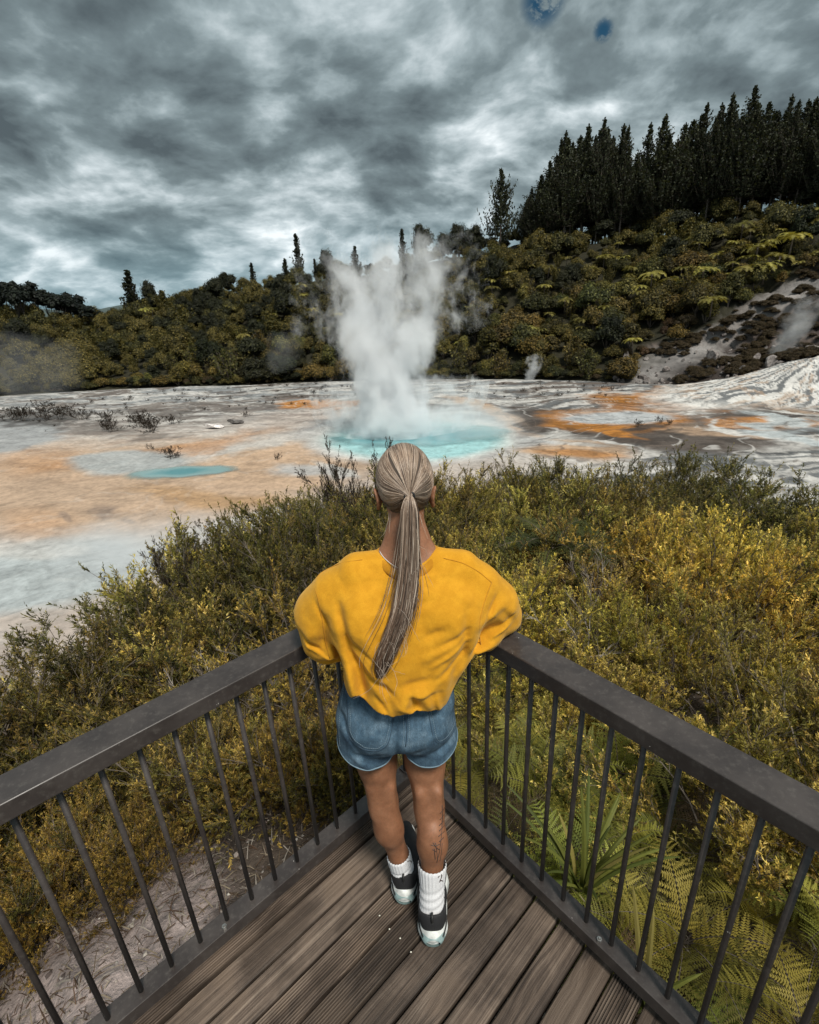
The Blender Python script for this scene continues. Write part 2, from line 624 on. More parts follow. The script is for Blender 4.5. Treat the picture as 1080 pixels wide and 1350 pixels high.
def col_basin(az, r, x, y, z, res):
    px, py = plan(x, y, Z_BASIN + 0 * x)
    fr = res[1]
    w1 = fbm(x * 0.11 + 3, y * 0.11, 5) - 0.5
    w2 = fbm(x * 0.11 + 60, y * 0.11 + 20, 5) - 0.5
    w3 = fbm(x * 0.5 + 3, y * 0.5, 4) - 0.5
    far = sstep(py, 640, 530)
    base = fbm(x * 0.07 + 8, y * 0.16, 5, .6)
    s = fbm(x * 0.05 + 40 + w1 * 3, y * 0.35 + w2 * 3, 5, .62)
    c = np.zeros(x.shape + (3,))
    wmix = sstep(s, 0.42, 0.56)[..., None]
    warm = (sstep(py, 525, 585) * (1 - sstep(px, 600, 720)))[..., None]
    rgt = sstep(px, 620, 720)[..., None]
    lowc = GREY * (0.8 - .35 * rgt) * (1 - warm) + (PINK * .85) * warm
    c[:] = lowc * (1 - wmix) + (WHITE * (1 - warm) + A_(.50, .46, .42) * warm) * wmix
    dk = sstep(fbm(x * 0.09 + 77, y * 0.5 + w1 * 5, 5, .6), 0.53, 0.62)[..., None] * 0.85 * (far[..., None] * .9 + .05) * (1 - warm * .75)
    c = c * (1 - dk) + (BROWN * 1.6) * dk
    k = 26.0
    for col, cx, cy, rx, ry, rot, soft, amt, rag in PATCH:
        ca, sa = math.cos(rad(rot)), math.sin(rad(rot))
        dx = px - cx + rag * (w1 * 90 + w3 * 26)
        dy = py - cy + rag * (w2 * 16 + w3 * 5) * (ry / 12.0) ** .4
        u = (dx * ca + dy * sa) / rx
        v = (-dx * sa + dy * ca) / ry
        d = np.sqrt(u * u + v * v)
        d = d + rag * 0.35 * (fbm(x * 0.35 + cx, y * 0.35 + cy, 4) - 0.5)
        m = (1 - sstep(d, 1 - soft, 1 + soft * .5))[..., None] * amt
        c = c * (1 - m) + col * m
    # flow lines along the terrace lips
    lip = (sstep(fr, 0.80, 0.9) * (1 - sstep(fr, 0.93, 1.0)))[..., None]
    q = fbm(x * .2 + 9, y * .2 + 5, 3)[..., None]
    near = (1 - sstep(np.hypot((px - 548) / 150, (py - 580) / 36), .8, 1.0))[..., None]
    c = c * (1 - lip * .55 * (1 - near) * (1 - warm * .75)) + np.where(q > .5, WHITE * 1.1, BROWN * 2) * lip * .55 * (1 - near) * (1 - warm * .75)
    tone = 0.86 + 0.28 * fbm(x * 0.8, y * 1.2 + 9, 4)[..., None]
    g = sstep(fbm(x * 0.3 + 20, y * 0.9 + w2 * 8, 5, .6), .5, .64)[..., None] * .35 * (1 - near) * (1 - warm * .6)
    c = c * tone * (1 - g)
    # apron: white runs with peach and dark threads
    ax = np.hypot((x - 63.0) / 23.0, (y - 78.0) / 16.0)
    th = np.arctan2(y - 78, x - 63)
    run = fbm(th * 15 + w1 * 9, ax * 4.0 + w2 * 8 + 5, 6, .66)
    m = (1 - sstep(ax, .8, 1.05))[..., None]
    cc = WHITE * 1.2 * (1 - sstep(run, .49, .57))[..., None] + GREY * .5 * sstep(run, .49, .57)[..., None]
    pk = sstep(fbm(th * 12 + 40 + w2 * 9, ax * 6 + w1 * 6, 5, .6), .56, .66)[..., None] * .55
    cc = cc * (1 - pk) + PEACH * pk
    return np.clip(c * (1 - m) + cc * m, 0.02, 0.85)


def col_near(az, r, x, y, z, res):
    n = fbm(x * 1.2 + 5, y * 1.2, 4)[..., None]
    f = fbm(x * 9 + 5, y * 9, 4)[..., None]
    litter = A_(.085, .066, .052) * (0.6 + .9 * f)
    pum = A_(.42, .34, .315) * (0.35 + 1.2 * f)
    # bare pumice bank below the left railing
    m = sstep(-x - 0.55 * y + (n[..., 0] - .5) * 1.1, -0.25, 0.35)[..., None] * (1 - sstep(r, 3.4, 4.4))[..., None]
    m = m * (.12 + .88 * sstep(-x + (n[..., 0] - .5) * .8, .85, 1.25)[..., None])
    c = litter * (1 - m) + pum * m
    return c


def bank_mask(x, y, z):
    """bare steaming bank at the right: 1 inside, 0 in the bush"""
    px, py = plan(x, y, z)
    line = 495 - (px - 800) * 0.495 + (fbm(x * .12, y * .12 + 7, 4) - .5) * 46
    return sstep(px, 805, 850) * sstep(py - line, -4, 8)


def col_hill(az, r, x, y, z, res):
    n = fbm(x * .2, y * .2, 5)[..., None]
    c = A_(.030, .028, .016) * (0.6 + .8 * n)
    m = bank_mask(x, y, z)[..., None]
    w = sstep(fbm(x * .35 + z * .5, z * .9 + y * .1, 5, .62), .47, .60)[..., None]
    big_ = sstep(fbm(x * .07 + 3, y * .07 + z * .1, 4), .42, .56)[..., None]
    rock = A_(.042, .033, .029) * (1 - w) + A_(.17, .155, .145) * w * (.35 + .65 * big_) + A_(.10, .06, .04) * w * (1 - big_) * .5
    px, py = plan(x, y, z)
    ridge = (1 - sstep(np.abs(py - (505 - (px - 820) * .52)), 8, 34))[..., None]
    rock = rock * (.55 + .9 * fbm(x * .9, y * .9 + z, 4)[..., None]) * (1 - ridge * .55) + A_(.30, .285, .275) * (0.5 + n) * ridge * .55
    return c * (1 - m) + rock * m


def terrain_mat(name, bump_s, bump_scale, rough=0.9, tint=None, wet=False):
    m, t, nb, bs, out = new_mat(name)
    geo = N(t, 'ShaderNodeNewGeometry').outputs['Position']
    n1 = nb.noise(geo, bump_scale, 6, 0.62)
    n2 = nb.noise(geo, bump_scale * 0.17, 5, 0.6, 0.6)
    c = nb.mix(1.0, vcol(t), nb.ramp(n1, [(0.25, .72), (0.5, 1.0), (0.78, 1.22)]), 'MULTIPLY')
    c = nb.mix(1.0, c, nb.ramp(n2, [(0.3, .8), (0.5, 1.0), (0.7, 1.15)]), 'MULTIPLY')
    t.links.new(c, bs.inputs['Base Color'])
    bs.inputs['Roughness'].default_value = rough
    bs.inputs['Specular IOR Level'].default_value = 0.25
    if wet:
        t.links.new(nb.ramp(n2, [(0.42, .22), (0.56, .75)]), bs.inputs['Roughness'])
        bs.inputs['Specular IOR Level'].default_value = 0.5
    bump(nb, bs, nb.math('ADD', n1, nb.math('MULTIPLY', n2, 1.5)), 0.7, bump_s)
    return m


M_near = terrain_mat('bank_soil', 0.05, 26.0)
M_basin = terrain_mat('sinter', 0.12, 2.2, 0.8)
M_hill = terrain_mat('hill_soil', 0.6, 0.9)

AZN = np.linspace(-180, 180, 721)
me = grid_mesh('ground', AZN, np.linspace(0, 1, 170), lambda a: 0.12 + 0 * a, lambda a: edge_near(a), z_near, col_near)
tag(link('ground', me, M_near), kind='structure')
AZB = np.concatenate([np.linspace(-85, -41, 60)[:-1], np.linspace(-41, 41, 760), np.linspace(41, 85, 60)[1:]])
me = grid_mesh('sinter_terrace', AZB, np.linspace(0, 1, 400), lambda a: edge_near(a),
               lambda a: np.interp(a, DB_AZ, DB_T), z_basin, col_basin)
tag(link('sinter_terrace', me, M_basin), kind='structure')
AZH = np.linspace(-85, 85, 500)
me = grid_mesh('hillside', AZH, np.linspace(0, 1, 150), lambda a: np.interp(a, DB_AZ, DB_T), lambda a: 420 + 0 * a, z_hill, col_hill)
tag(link('hillside', me, M_hill), kind='structure')
# the land beyond, out to the horizon
m_far, t_, nb_, bs_, _o = new_mat('far_land')
bs_.inputs['Base Color'].default_value = (.06, .085, .08, 1)
bs_.inputs['Roughness'].default_value = 1
mb = MB()
ang = np.linspace(0, 2 * np.pi, 97)[:-1]
ring = lambda R, z: np.stack([R * np.sin(ang), R * np.cos(ang), z + 0 * ang], -1)
Vv = np.vstack([ring(24, -14.5), ring(60, -15.5), ring(430, -16), ring(5000, -40)])
Qq = [(k * 96 + j, k * 96 + (j + 1) % 96, (k + 1) * 96 + (j + 1) % 96, (k + 1) * 96 + j) for k in range(3) for j in range(96)]
tag(link('land', np_mesh('land', Vv, np.array(Qq)[:, ::-1]), m_far), kind='structure')
# distant blue range seen at the far left
xs = np.linspace(-1500, 900, 240)
hh = 18 + 60 * fbm(xs * .002 + 4, xs * 0 + 2, 5) + 10 * fbm(xs * .02, xs * 0, 4)
ys = 1500 + 0 * xs
Vr = np.vstack([np.stack([xs, ys - 260, -30 + 0 * xs], -1), np.stack([xs, ys, hh], -1), np.stack([xs, ys + 300, -30 + 0 * xs], -1)])
Fr = [(k * 240 + j, k * 240 + j + 1, (k + 1) * 240 + j + 1, (k + 1) * 240 + j) for k in range(2) for j in range(239)]
tag(link('distant_hills', np_mesh('distant_hills', Vr, np.array(Fr), smooth=True), m_far), kind='structure')

# ------------------------------------------------------------------ hot water
def water_mat(name, col, deep, cx, cy, rx, ry):
    m, t, nb, bs, out = new_mat(name)
    geo = N(t, 'ShaderNodeNewGeometry').outputs['Position']
    s = N(t, 'ShaderNodeSeparateXYZ')
    t.links.new(geo, s.inputs[0])
    u = nb.math('DIVIDE', nb.math('SUBTRACT', s.outputs[0], cx), rx)
    v = nb.math('DIVIDE', nb.math('SUBTRACT', s.outputs[1], cy), ry)
    d = nb.math('SQRT', nb.math('ADD', nb.math('MULTIPLY', u, u), nb.math('MULTIPLY', v, v)))
    d = nb.math('ADD', d, nb.math('MULTIPLY', nb.math('SUBTRACT', nb.noise(geo, 0.35, 4), 0.5), 0.9))
    c = nb.mix(nb.maprange(d, 0.25, 1.1), deep, col)
    t.links.new(c, bs.inputs['Base Color'])
    # the shallow edge lets the bed show through
    tr = N(t, 'ShaderNodeBsdfTransparent')
    mx = N(t, 'ShaderNodeMixShader')
    t.links.new(nb.maprange(d, 0.8, 1.42), mx.inputs[0])
    t.links.new(bs.outputs[0], mx.inputs[1])
    t.links.new(tr.outputs[0], mx.inputs[2])
    t.links.new(mx.outputs[0], out.inputs[0])
    bs.inputs['Roughness'].default_value = 0.12
    bump(nb, bs, nb.noise(geo, 2.5, 4), 0.25, 0.08)
    return m


def pool(name, cx, cy, rx, ry, z, mat, seed, amp=.12):
    a = np.linspace(0, 2 * np.pi, 97)[:-1]
    k = 1 + amp * (fbm(np.cos(a) * 1.6 + seed, np.sin(a) * 1.6 + seed, 4) - .5) * 2
    P = np.stack([cx + rx * k * np.cos(a), cy + ry * k * np.sin(a), z + 0 * a], -1)
    V = np.vstack([P, [[cx, cy, z]]])
    F = [(i, (i + 1) % 96, 96) for i in range(96)]
    return tag(link(name, np_mesh(name, V, F, smooth=True), mat), kind='structure')


POOL = (1.0, 60.5)
pool('hot_spring_water', POOL[0], POOL[1], 12.5, 7.6, Z_BASIN + .03,
     water_mat('pool_water', (.27, .50, .52), (.015, .31, .37), 2.2, 60.4, 9.0, 4.2), 3.0, .1)
# ------------------------------------------------------------------ lookout platform
CX, CY = -0.0252, 1.6737
AL, AR = 0.8292, 0.6851
Cn = A_(CX, CY, 0)
DL = A_(-math.sin(AL), -math.cos(AL), 0)       # along the left railing, away from the corner
DR = A_(math.sin(AR), -math.cos(AR), 0)        # along the right railing
NLi = A_(math.cos(AL), -math.sin(AL), 0)       # towards the deck from the left railing
NRi = A_(-math.cos(AR), -math.sin(AR), 0)
UP = A_(0, 0, 1)


def wood_mat():
    m, t, nb, bs, out = new_mat('weathered_timber')
    tcn = N(t, 'ShaderNodeTexCoord').outputs['Object']
    oi = N(t, 'ShaderNodeObjectInfo')
    off = N(t, 'ShaderNodeCombineXYZ')
    t.links.new(nb.math('MULTIPLY', oi.outputs['Random'], 37.0), off.inputs[0])
    t.links.new(nb.math('MULTIPLY', oi.outputs['Random'], 11.0), off.inputs[1])
    p = nb.vmath('ADD', tcn, off.outputs[0])
    # knots bend the grain
    vor = N(t, 'ShaderNodeTexVoronoi')
    t.links.new(nb.mapping(p, scale=(2.2, 9, 1)), vor.inputs['Vector'])
    vor.inputs['Scale'].default_value = 1.0
    kd = nb.maprange(vor.outputs['Distance'], 0.02, 0.42, 1.0, 0.0)
    g0 = nb.mapping(p, scale=(1.1, 62, 8))
    warp_ = nb.math('MULTIPLY', kd, 1.6)
    cb = N(t, 'ShaderNodeCombineXYZ')
    t.links.new(warp_, cb.inputs[1])
    g = nb.noise(nb.vmath('ADD', g0, cb.outputs[0]), 1.0, 7, 0.68, 0.25)
    gf = nb.noise(nb.mapping(p, scale=(6, 240, 40)), 1.0, 4, 0.6)
    stain = nb.noise(p, 3.2, 5, 0.6, 0.4)
    c = nb.ramp(g, [(0.28, (.026, .018, .014)), (0.43, (.082, .059, .045)), (0.55, (.155, .115, .088)), (0.72, (.27, .215, .17))])
    c = nb.mix(1.0, c, nb.ramp(gf, [(0.3, .62), (0.55, 1.05), (0.75, 1.3)]), 'MULTIPLY')
    c = nb.mix(nb.maprange(stain, 0.42, 0.62), c, nb.mix(1.0, c, (.52, .50, .48), 'MULTIPLY'))
    c = nb.mix(nb.math('MULTIPLY', nb.maprange(stain, 0.5, 0.35), .35), c, (.19, .135, .095))
    knot = nb.maprange(vor.outputs['Distance'], 0.04, 0.13, 1.0, 0.0)
    c = nb.mix(nb.math('MULTIPLY', knot, .8), c, (.035, .024, .018))
    rnd = nb.math('ADD', nb.math('MULTIPLY', oi.outputs['Random'], 0.5), 0.72)
    c = nb.mix(1.0, c, rnd, 'MULTIPLY')
    sx = N(t, 'ShaderNodeSeparateXYZ')
    t.links.new(tcn, sx.inputs[0])
    groove_dark = nb.maprange(sx.outputs[2], -.0035, -.0008, .5, 0.0)  # darker below the top face, in the grooves and down the edges
    c = nb.mix(groove_dark, c, (.022, .018, .015))
    t.links.new(c, bs.inputs['Base Color'])
    t.links.new(nb.ramp(g, [(0.3, .45), (0.7, .75)]), bs.inputs['Roughness'])
    bs.inputs['Specular IOR Level'].default_value = 0.4
    h = nb.math('ADD', nb.math('MULTIPLY', g, 1.0), nb.math('MULTIPLY', gf, 0.6))
    bump(nb, bs, h, 0.7, 0.004)
    return m


M_wood = wood_mat()


def metal_mat():
    m, t, nb, bs, out = new_mat('brown_powder_coat')
    geo = N(t, 'ShaderNodeNewGeometry').outputs['Position']
    n = nb.noise(geo, 700, 2, 0.5)
    s = nb.noise(geo, 9, 5, 0.6)
    c = nb.mix(nb.maprange(s, 0.35, 0.7), (.038, .031, .029), (.062, .052, .048))
    # chips, scuffs and droppings
    sp = nb.noise(nb.mapping(geo, loc=(3, 1, 2)), 42, 3, 0.7)
    sp2 = nb.noise(nb.mapping(geo, loc=(8, 1, 2)), 5, 2, 0.5)
    chip = nb.math('MULTIPLY', nb.maprange(sp, 0.715, 0.74), nb.maprange(sp2, 0.5, 0.56))
    dust = nb.noise(nb.mapping(geo, scale=(1, 1, 1)), 55, 5, 0.75)
    c = nb.mix(nb.math('MULTIPLY', nb.maprange(dust, .48, .75), .35), c, (.16, .145, .13))
    c = nb.mix(chip, c, (.55, .52, .48))
    t.links.new(c, bs.inputs['Base Color'])
    t.links.new(nb.ramp(s, [(0.3, .30), (0.7, .48)]), bs.inputs['Roughness'])
    bump(nb, bs, n, 0.12, 0.0006)
    return m


M_rail = metal_mat()
m_, t_, nb_, bs_, _o = new_mat('zinc_bolt')
bs_.inputs['Base Color'].default_value = (.45, .44, .42, 1)
bs_.inputs['Metallic'].default_value = .9
bs_.inputs['Roughness'].default_value = .4
M_bolt = m_

deck = empty('timber_deck', (CX, CY, 0))
tag(deck, 'weathered grey brown timber deck of the corner lookout under the woman', 'deck')
rotz = math.atan2(DL[1], DL[0])
# local x along DL; local y: rotate -> y axis is DL x ... choose sign so +y points onto the deck
YL = A_(-DL[1], DL[0], 0)
sgn = 1.0 if YL @ NLi > 0 else -1.0


def s_front(v):
    """distance along DL where the right railing's centre line cuts the plank at offset v"""
    # Cn + v*NLi + s*DL on the line Cn + k*DR
    M2 = np.array([[DL[0], -DR[0]], [DL[1], -DR[1]]])
    s, k = np.linalg.solve(M2, -v * NLi[:2])
    return s


PITCHW = 0.0982
rngd = np.random.default_rng(3)
ribbed = [1, 0, 0, 1, 1, 0, 0, 0, 0, 0, 1, 0, 0, 0, 1, 0, 0, 0, 0, 1, 0, 0, 0, 1, 0, 0]
for i in range(26):
    v0 = -0.0255 + i * PITCHW + rngd.uniform(-.001, .001)
    v1 = v0 + PITCHW - 0.0085 + rngd.uniform(-.0012, .0012)
    zt = rngd.uniform(-.0015, .0015)
    prof = []
    if ribbed[i]:
        nr = 11
        w = (v1 - v0) / nr
        prof.append((v0, -.004))
        for k in range(nr):
            a = v0 + k * w
            prof += [(a + w * .12, 0), (a + w * .52, 0), (a + w * .66, -.0042), (a + w * .98, -.0042)]
        prof[-1] = (v1 - .0005, -.001)
        prof.append((v1, -.004))
    else:
        prof = [(v0, -.004), (v0 + .003, -.0006)] + [(v0 + (v1 - v0) * u, 0.0007 * math.sin(u * 3.1416)) for u in (.15, .5, .85)] + [(v1 - .003, -.0006), (v1, -.004)]
    prof += [(v1, -.035), (v0, -.035)]
    prof = prof[::-1] if sgn > 0 else prof
    s1 = 3.1 + rngd.uniform(-.01, .01)
    gap = rngd.uniform(-0.006, 0.012)
    xs_ = [s_front(v) + gap for v, z in prof]
    L0 = np.array([(x, sgn * v, z + zt) for x, (v, z) in zip(xs_, prof)])
    L1 = np.array([(s1, sgn * v, z + zt) for v, z in prof])
    if L0[:, 0].max() > s1 - .1:
        continue
    k = len(prof)
    L0[:, 2] -= zt
    L1[:, 2] -= zt
    V = np.vstack([L0, L1])
    Q = np.array([(j, (j + 1) % k, k + (j + 1) % k, k + j) for j in range(k)])
    me = bpy.data.meshes.new('plank')
    me.from_pydata([tuple(a) for a in V], [], [tuple(int(z_) for z_ in a) for a in Q] + [tuple(range(k))[::-1], tuple(range(k, 2 * k))])
    o = link('plank', me, M_wood, deck)
    o.rotation_euler = (0, 0, rotz)
    o.location = (0, 0, zt)
# bearers below the planks
mb = MB()
for s_ in (.25, 1.1, 2.0, 2.9):
    mb.box(DL * s_ + NLi * 1.25 * 1 - UP * .09, DL * .022, NLi * (1.25 if s_ > 1 else .2), UP * .05) if s_ > 1 else mb.box(DL * .5 + NLi * .25 - UP * .09, DL * .022, NLi * .22, UP * .05)
mb.build('bearer', M_wood, deck)
for k in range(3):
    mb = MB()
    p = [DL * .5 + NLi * .25, DL * 2.2 + NLi * .4, DR * 2.2 + NRi * .3][k]
    mb.box(p - UP * .6, DL * .045, NLi * .045, UP * .46)
    mb.build('pile', M_wood, deck)

LEN = 3.2


def railing(name, D, Ni, n_first, spacing, label, miter):
    r = empty(name, (CX, CY, 0))
    tag(r, label, 'railing')
    No = -Ni
    w, th = .100, .053

    def bar(name_, half, z0, z1, ins, outs, bev, shape=None):
        # mitred bar: the end at the corner follows the bisector
        P = []
        for off in (-half, half):       # inner(-) outer(+)
            P.append(off)
        m_in, m_out = miter * half, -miter * half
        c = [(-half, m_in), (half, m_out)]
        V = []
        for z in (z0, z1):
            for off, s0 in c:
                V.append(No * off + D * s0 + UP * z)
            for off, s0 in reversed(c):
                V.append(No * off + D * LEN + UP * z)
        me = bpy.data.meshes.new(name_)
        me.from_pydata([tuple(a) for a in V], [], [(0, 1, 2, 3), (4, 7, 6, 5), (0, 4, 5, 1), (1, 5, 6, 2), (2, 6, 7, 3), (3, 7, 4, 0)])
        bm_fix(me)
        o = link(name_, me, M_rail, r)
        md = o.modifiers.new('bevel', 'BEVEL')
        md.width = bev
        md.segments = 3
        return o
    bar('top_rail', w / 2, 1.0 - th, 1.0, 0, 0, .004)
    bar('bottom_rail', .033, .038, .088, 0, 0, .002)
    shared = None
    k = -6
    i = 0
    for i in range(n_first, 33):
        pos = D * (.6112 * 0 + i * spacing + n_off[name])
        if pos @ D < .06 or pos @ D > LEN - .05:
            continue
        if shared is None:
            mb_ = MB()
            mb_.tube([(0, 0, .083), (0, 0, 1.0 - th + .003)], .0075, 10)
            shared = mb_.mesh('baluster', smooth=True)
            shared.materials.append(M_rail)
        o = link('baluster', shared, None, r)
        o.location = tuple(pos)
    mb_ = MB()
    mb_.box(D * .034 + UP * .485 + No * .0, D * .006, Ni * .021, UP * .462)
    mb_.build('end_post', M_rail, r, bevel=.0015)
    mb_ = MB()
    mb_.box(D * .05 + UP * .094, D * .028, Ni * .027, UP * .0035)
    mb_.build('foot_plate', M_rail, r, bevel=.001)
    for z in (.16, .82):
        mb_ = MB()
        c0 = D * .042 + UP * z
        mb_.tube([c0 + Ni * .004, c0 + Ni * .024 + D * 0], [.009, .0085], 6)
        mb_.tube([c0 + Ni * .024, c0 + Ni * .030], [.0055, .004], 8)
        mb_.build('bolt', M_bolt, r)
    # nuts that hold the bottom rail down
    for q_ in (.07, .9, 1.7):
        mb_ = MB()
        c0 = D * q_ + Ni * .018 + UP * .087
        mb_.tube([c0, c0 + UP * .009], [.0085, .008], 6)
        mb_.tube([c0 + UP * .009, c0 + UP * .014], [.005, .003], 8)
        mb_.build('bolt', M_bolt, r)
    return r


def bm_fix(me):
    import bmesh
    bm = bmesh.new()
    bm.from_mesh(me)
    bmesh.ops.recalc_face_normals(bm, faces=bm.faces)
    bm.to_mesh(me)
    bm.free()


n_off = {'metal_railing': .6112 - 7 * .0906, 'metal_railing ': .5837 - 7 * .0865}
ang_half = (AL + AR) / 2
mit = 1.0 / math.tan(ang_half)
railing('metal_railing', DL, NLi, 0, .0906, 'dark brown metal railing of the deck on the left of the woman', mit)
rr = railing('metal_railing ', DR, NRi, 0, .0865, 'dark brown metal railing of the deck on the right of the woman', mit)
rr.name = 'metal_railing.001'

m_, t_, nb_, bs_, _o = new_mat('petal')
bs_.inputs['Base Color'].default_value = (.75, .72, .62, 1)
for i, (x, y) in enumerate([(-.1722, 1.1144), (-.1368, 1.0717), (-.1002, 1.0429), (-.0650, 1.0026)]):
    mb = MB()
    mb.tube([(0, 0, 0), (0, 0, .0015), (0, 0, .003)], [.0028, .0032, .0015], 7)
    o = mb.build('fallen_petal', m_, None, smooth=True)
    o.location = (x, y, .0015)
    o.scale = (1, .8, 1)
    tag(o, 'tiny white petal lying in a row of four on the planks left of the heel', 'petal', 'white petals in a row on the deck')
# ------------------------------------------------------------------ foliage materials
def leaf_mat(name, rough=.6, trans=.3, var=.35):
    m = bpy.data.materials.new(name)
    m.use_nodes = True
    t = m.node_tree
    t.nodes.clear()
    nb = NB(t)
    out = N(t, 'ShaderNodeOutputMaterial')
    oi = N(t, 'ShaderNodeObjectInfo')
    geo = N(t, 'ShaderNodeNewGeometry').outputs['Position']
    c = nb.mix(1.0, vcol(t), oi.outputs['Color'], 'MULTIPLY')
    k = nb.math('ADD', nb.math('MULTIPLY', oi.outputs['Random'], var), 1.0 - var * .5)
    c = nb.mix(1.0, c, k, 'MULTIPLY')
    d = N(t, 'ShaderNodeBsdfPrincipled')
    nb.setin(d.inputs['Base Color'], c)
    d.inputs['Roughness'].default_value = rough
    d.inputs['Specular IOR Level'].default_value = .25
    tr = N(t, 'ShaderNodeBsdfTranslucent')
    nb.setin(tr.inputs[0], nb.mix(1.0, c, (1.25, 1.15, .6), 'MULTIPLY'))
    mx = N(t, 'ShaderNodeMixShader')
    mx.inputs[0].default_value = trans
    t.links.new(d.outputs[0], mx.inputs[1])
    t.links.new(tr.outputs[0], mx.inputs[2])
    t.links.new(mx.outputs[0], out.inputs[0])
    return m


M_leaf = leaf_mat('leaf')
m_, t_, nb_, bs_, _o = new_mat('twig')
g_ = N(t_, 'ShaderNodeNewGeometry').outputs['Position']
t_.links.new(nb_.ramp(nb_.noise(g_, 6, 4), [(.35, (.055, .042, .032)), (.65, (.17, .14, .115))]), bs_.inputs['Base Color'])
bs_.inputs['Roughness'].default_value = .8
M_twig = m_
m_, t_, nb_, bs_, _o = new_mat('dead_wood')
g_ = N(t_, 'ShaderNodeNewGeometry').outputs['Position']
t_.links.new(nb_.ramp(nb_.noise(g_, 9, 4), [(.35, (.15, .12, .10)), (.65, (.40, .36, .32))]), bs_.inputs['Base Color'])
bs_.inputs['Roughness'].default_value = .85
M_dead = m_


def unit(v):
    return v / (np.linalg.norm(v, axis=-1, keepdims=True) + 1e-9)


def rnd_dirs(rng, n):
    v = rng.normal(size=(n, 3))
    return unit(v)


def tri_leaves(P, D, L, W, rng, col):
    """narrow triangle leaves: base P, direction D, length L, width W"""
    n = len(P)
    side = unit(np.cross(D, rnd_dirs(rng, n))) * (W * .5)[:, None]
    tip = P + D * L[:, None]
    midp = P + D * (L * .45)[:, None]
    V = np.stack([P, midp + side, tip, midp - side], 1).reshape(-1, 3)
    F = np.arange(n * 4).reshape(n, 4)
    C = np.repeat(col, 4, 0)
    return V, F, C


def thin_tubes(P0, P1, r0, r1):
    """batch of 3-sided straight tubes"""
    n = len(P0)
    d = unit(P1 - P0)
    u = unit(np.cross(d, np.array([.31, .52, .79])))
    w = np.cross(d, u)
    V = []
    for k in range(3):
        a = 2 * math.pi * k / 3
        o = math.cos(a) * u + math.sin(a) * w
        V.append(P0 + o * r0[:, None])
        V.append(P1 + o * r1[:, None])
    V = np.stack(V, 1).reshape(-1, 3)
    b0 = np.arange(n)[:, None] * 6
    F = np.concatenate([b0 + np.array([0, 2, 3, 1]), b0 + np.array([2, 4, 5, 3]), b0 + np.array([4, 0, 1, 5])])
    return V, F


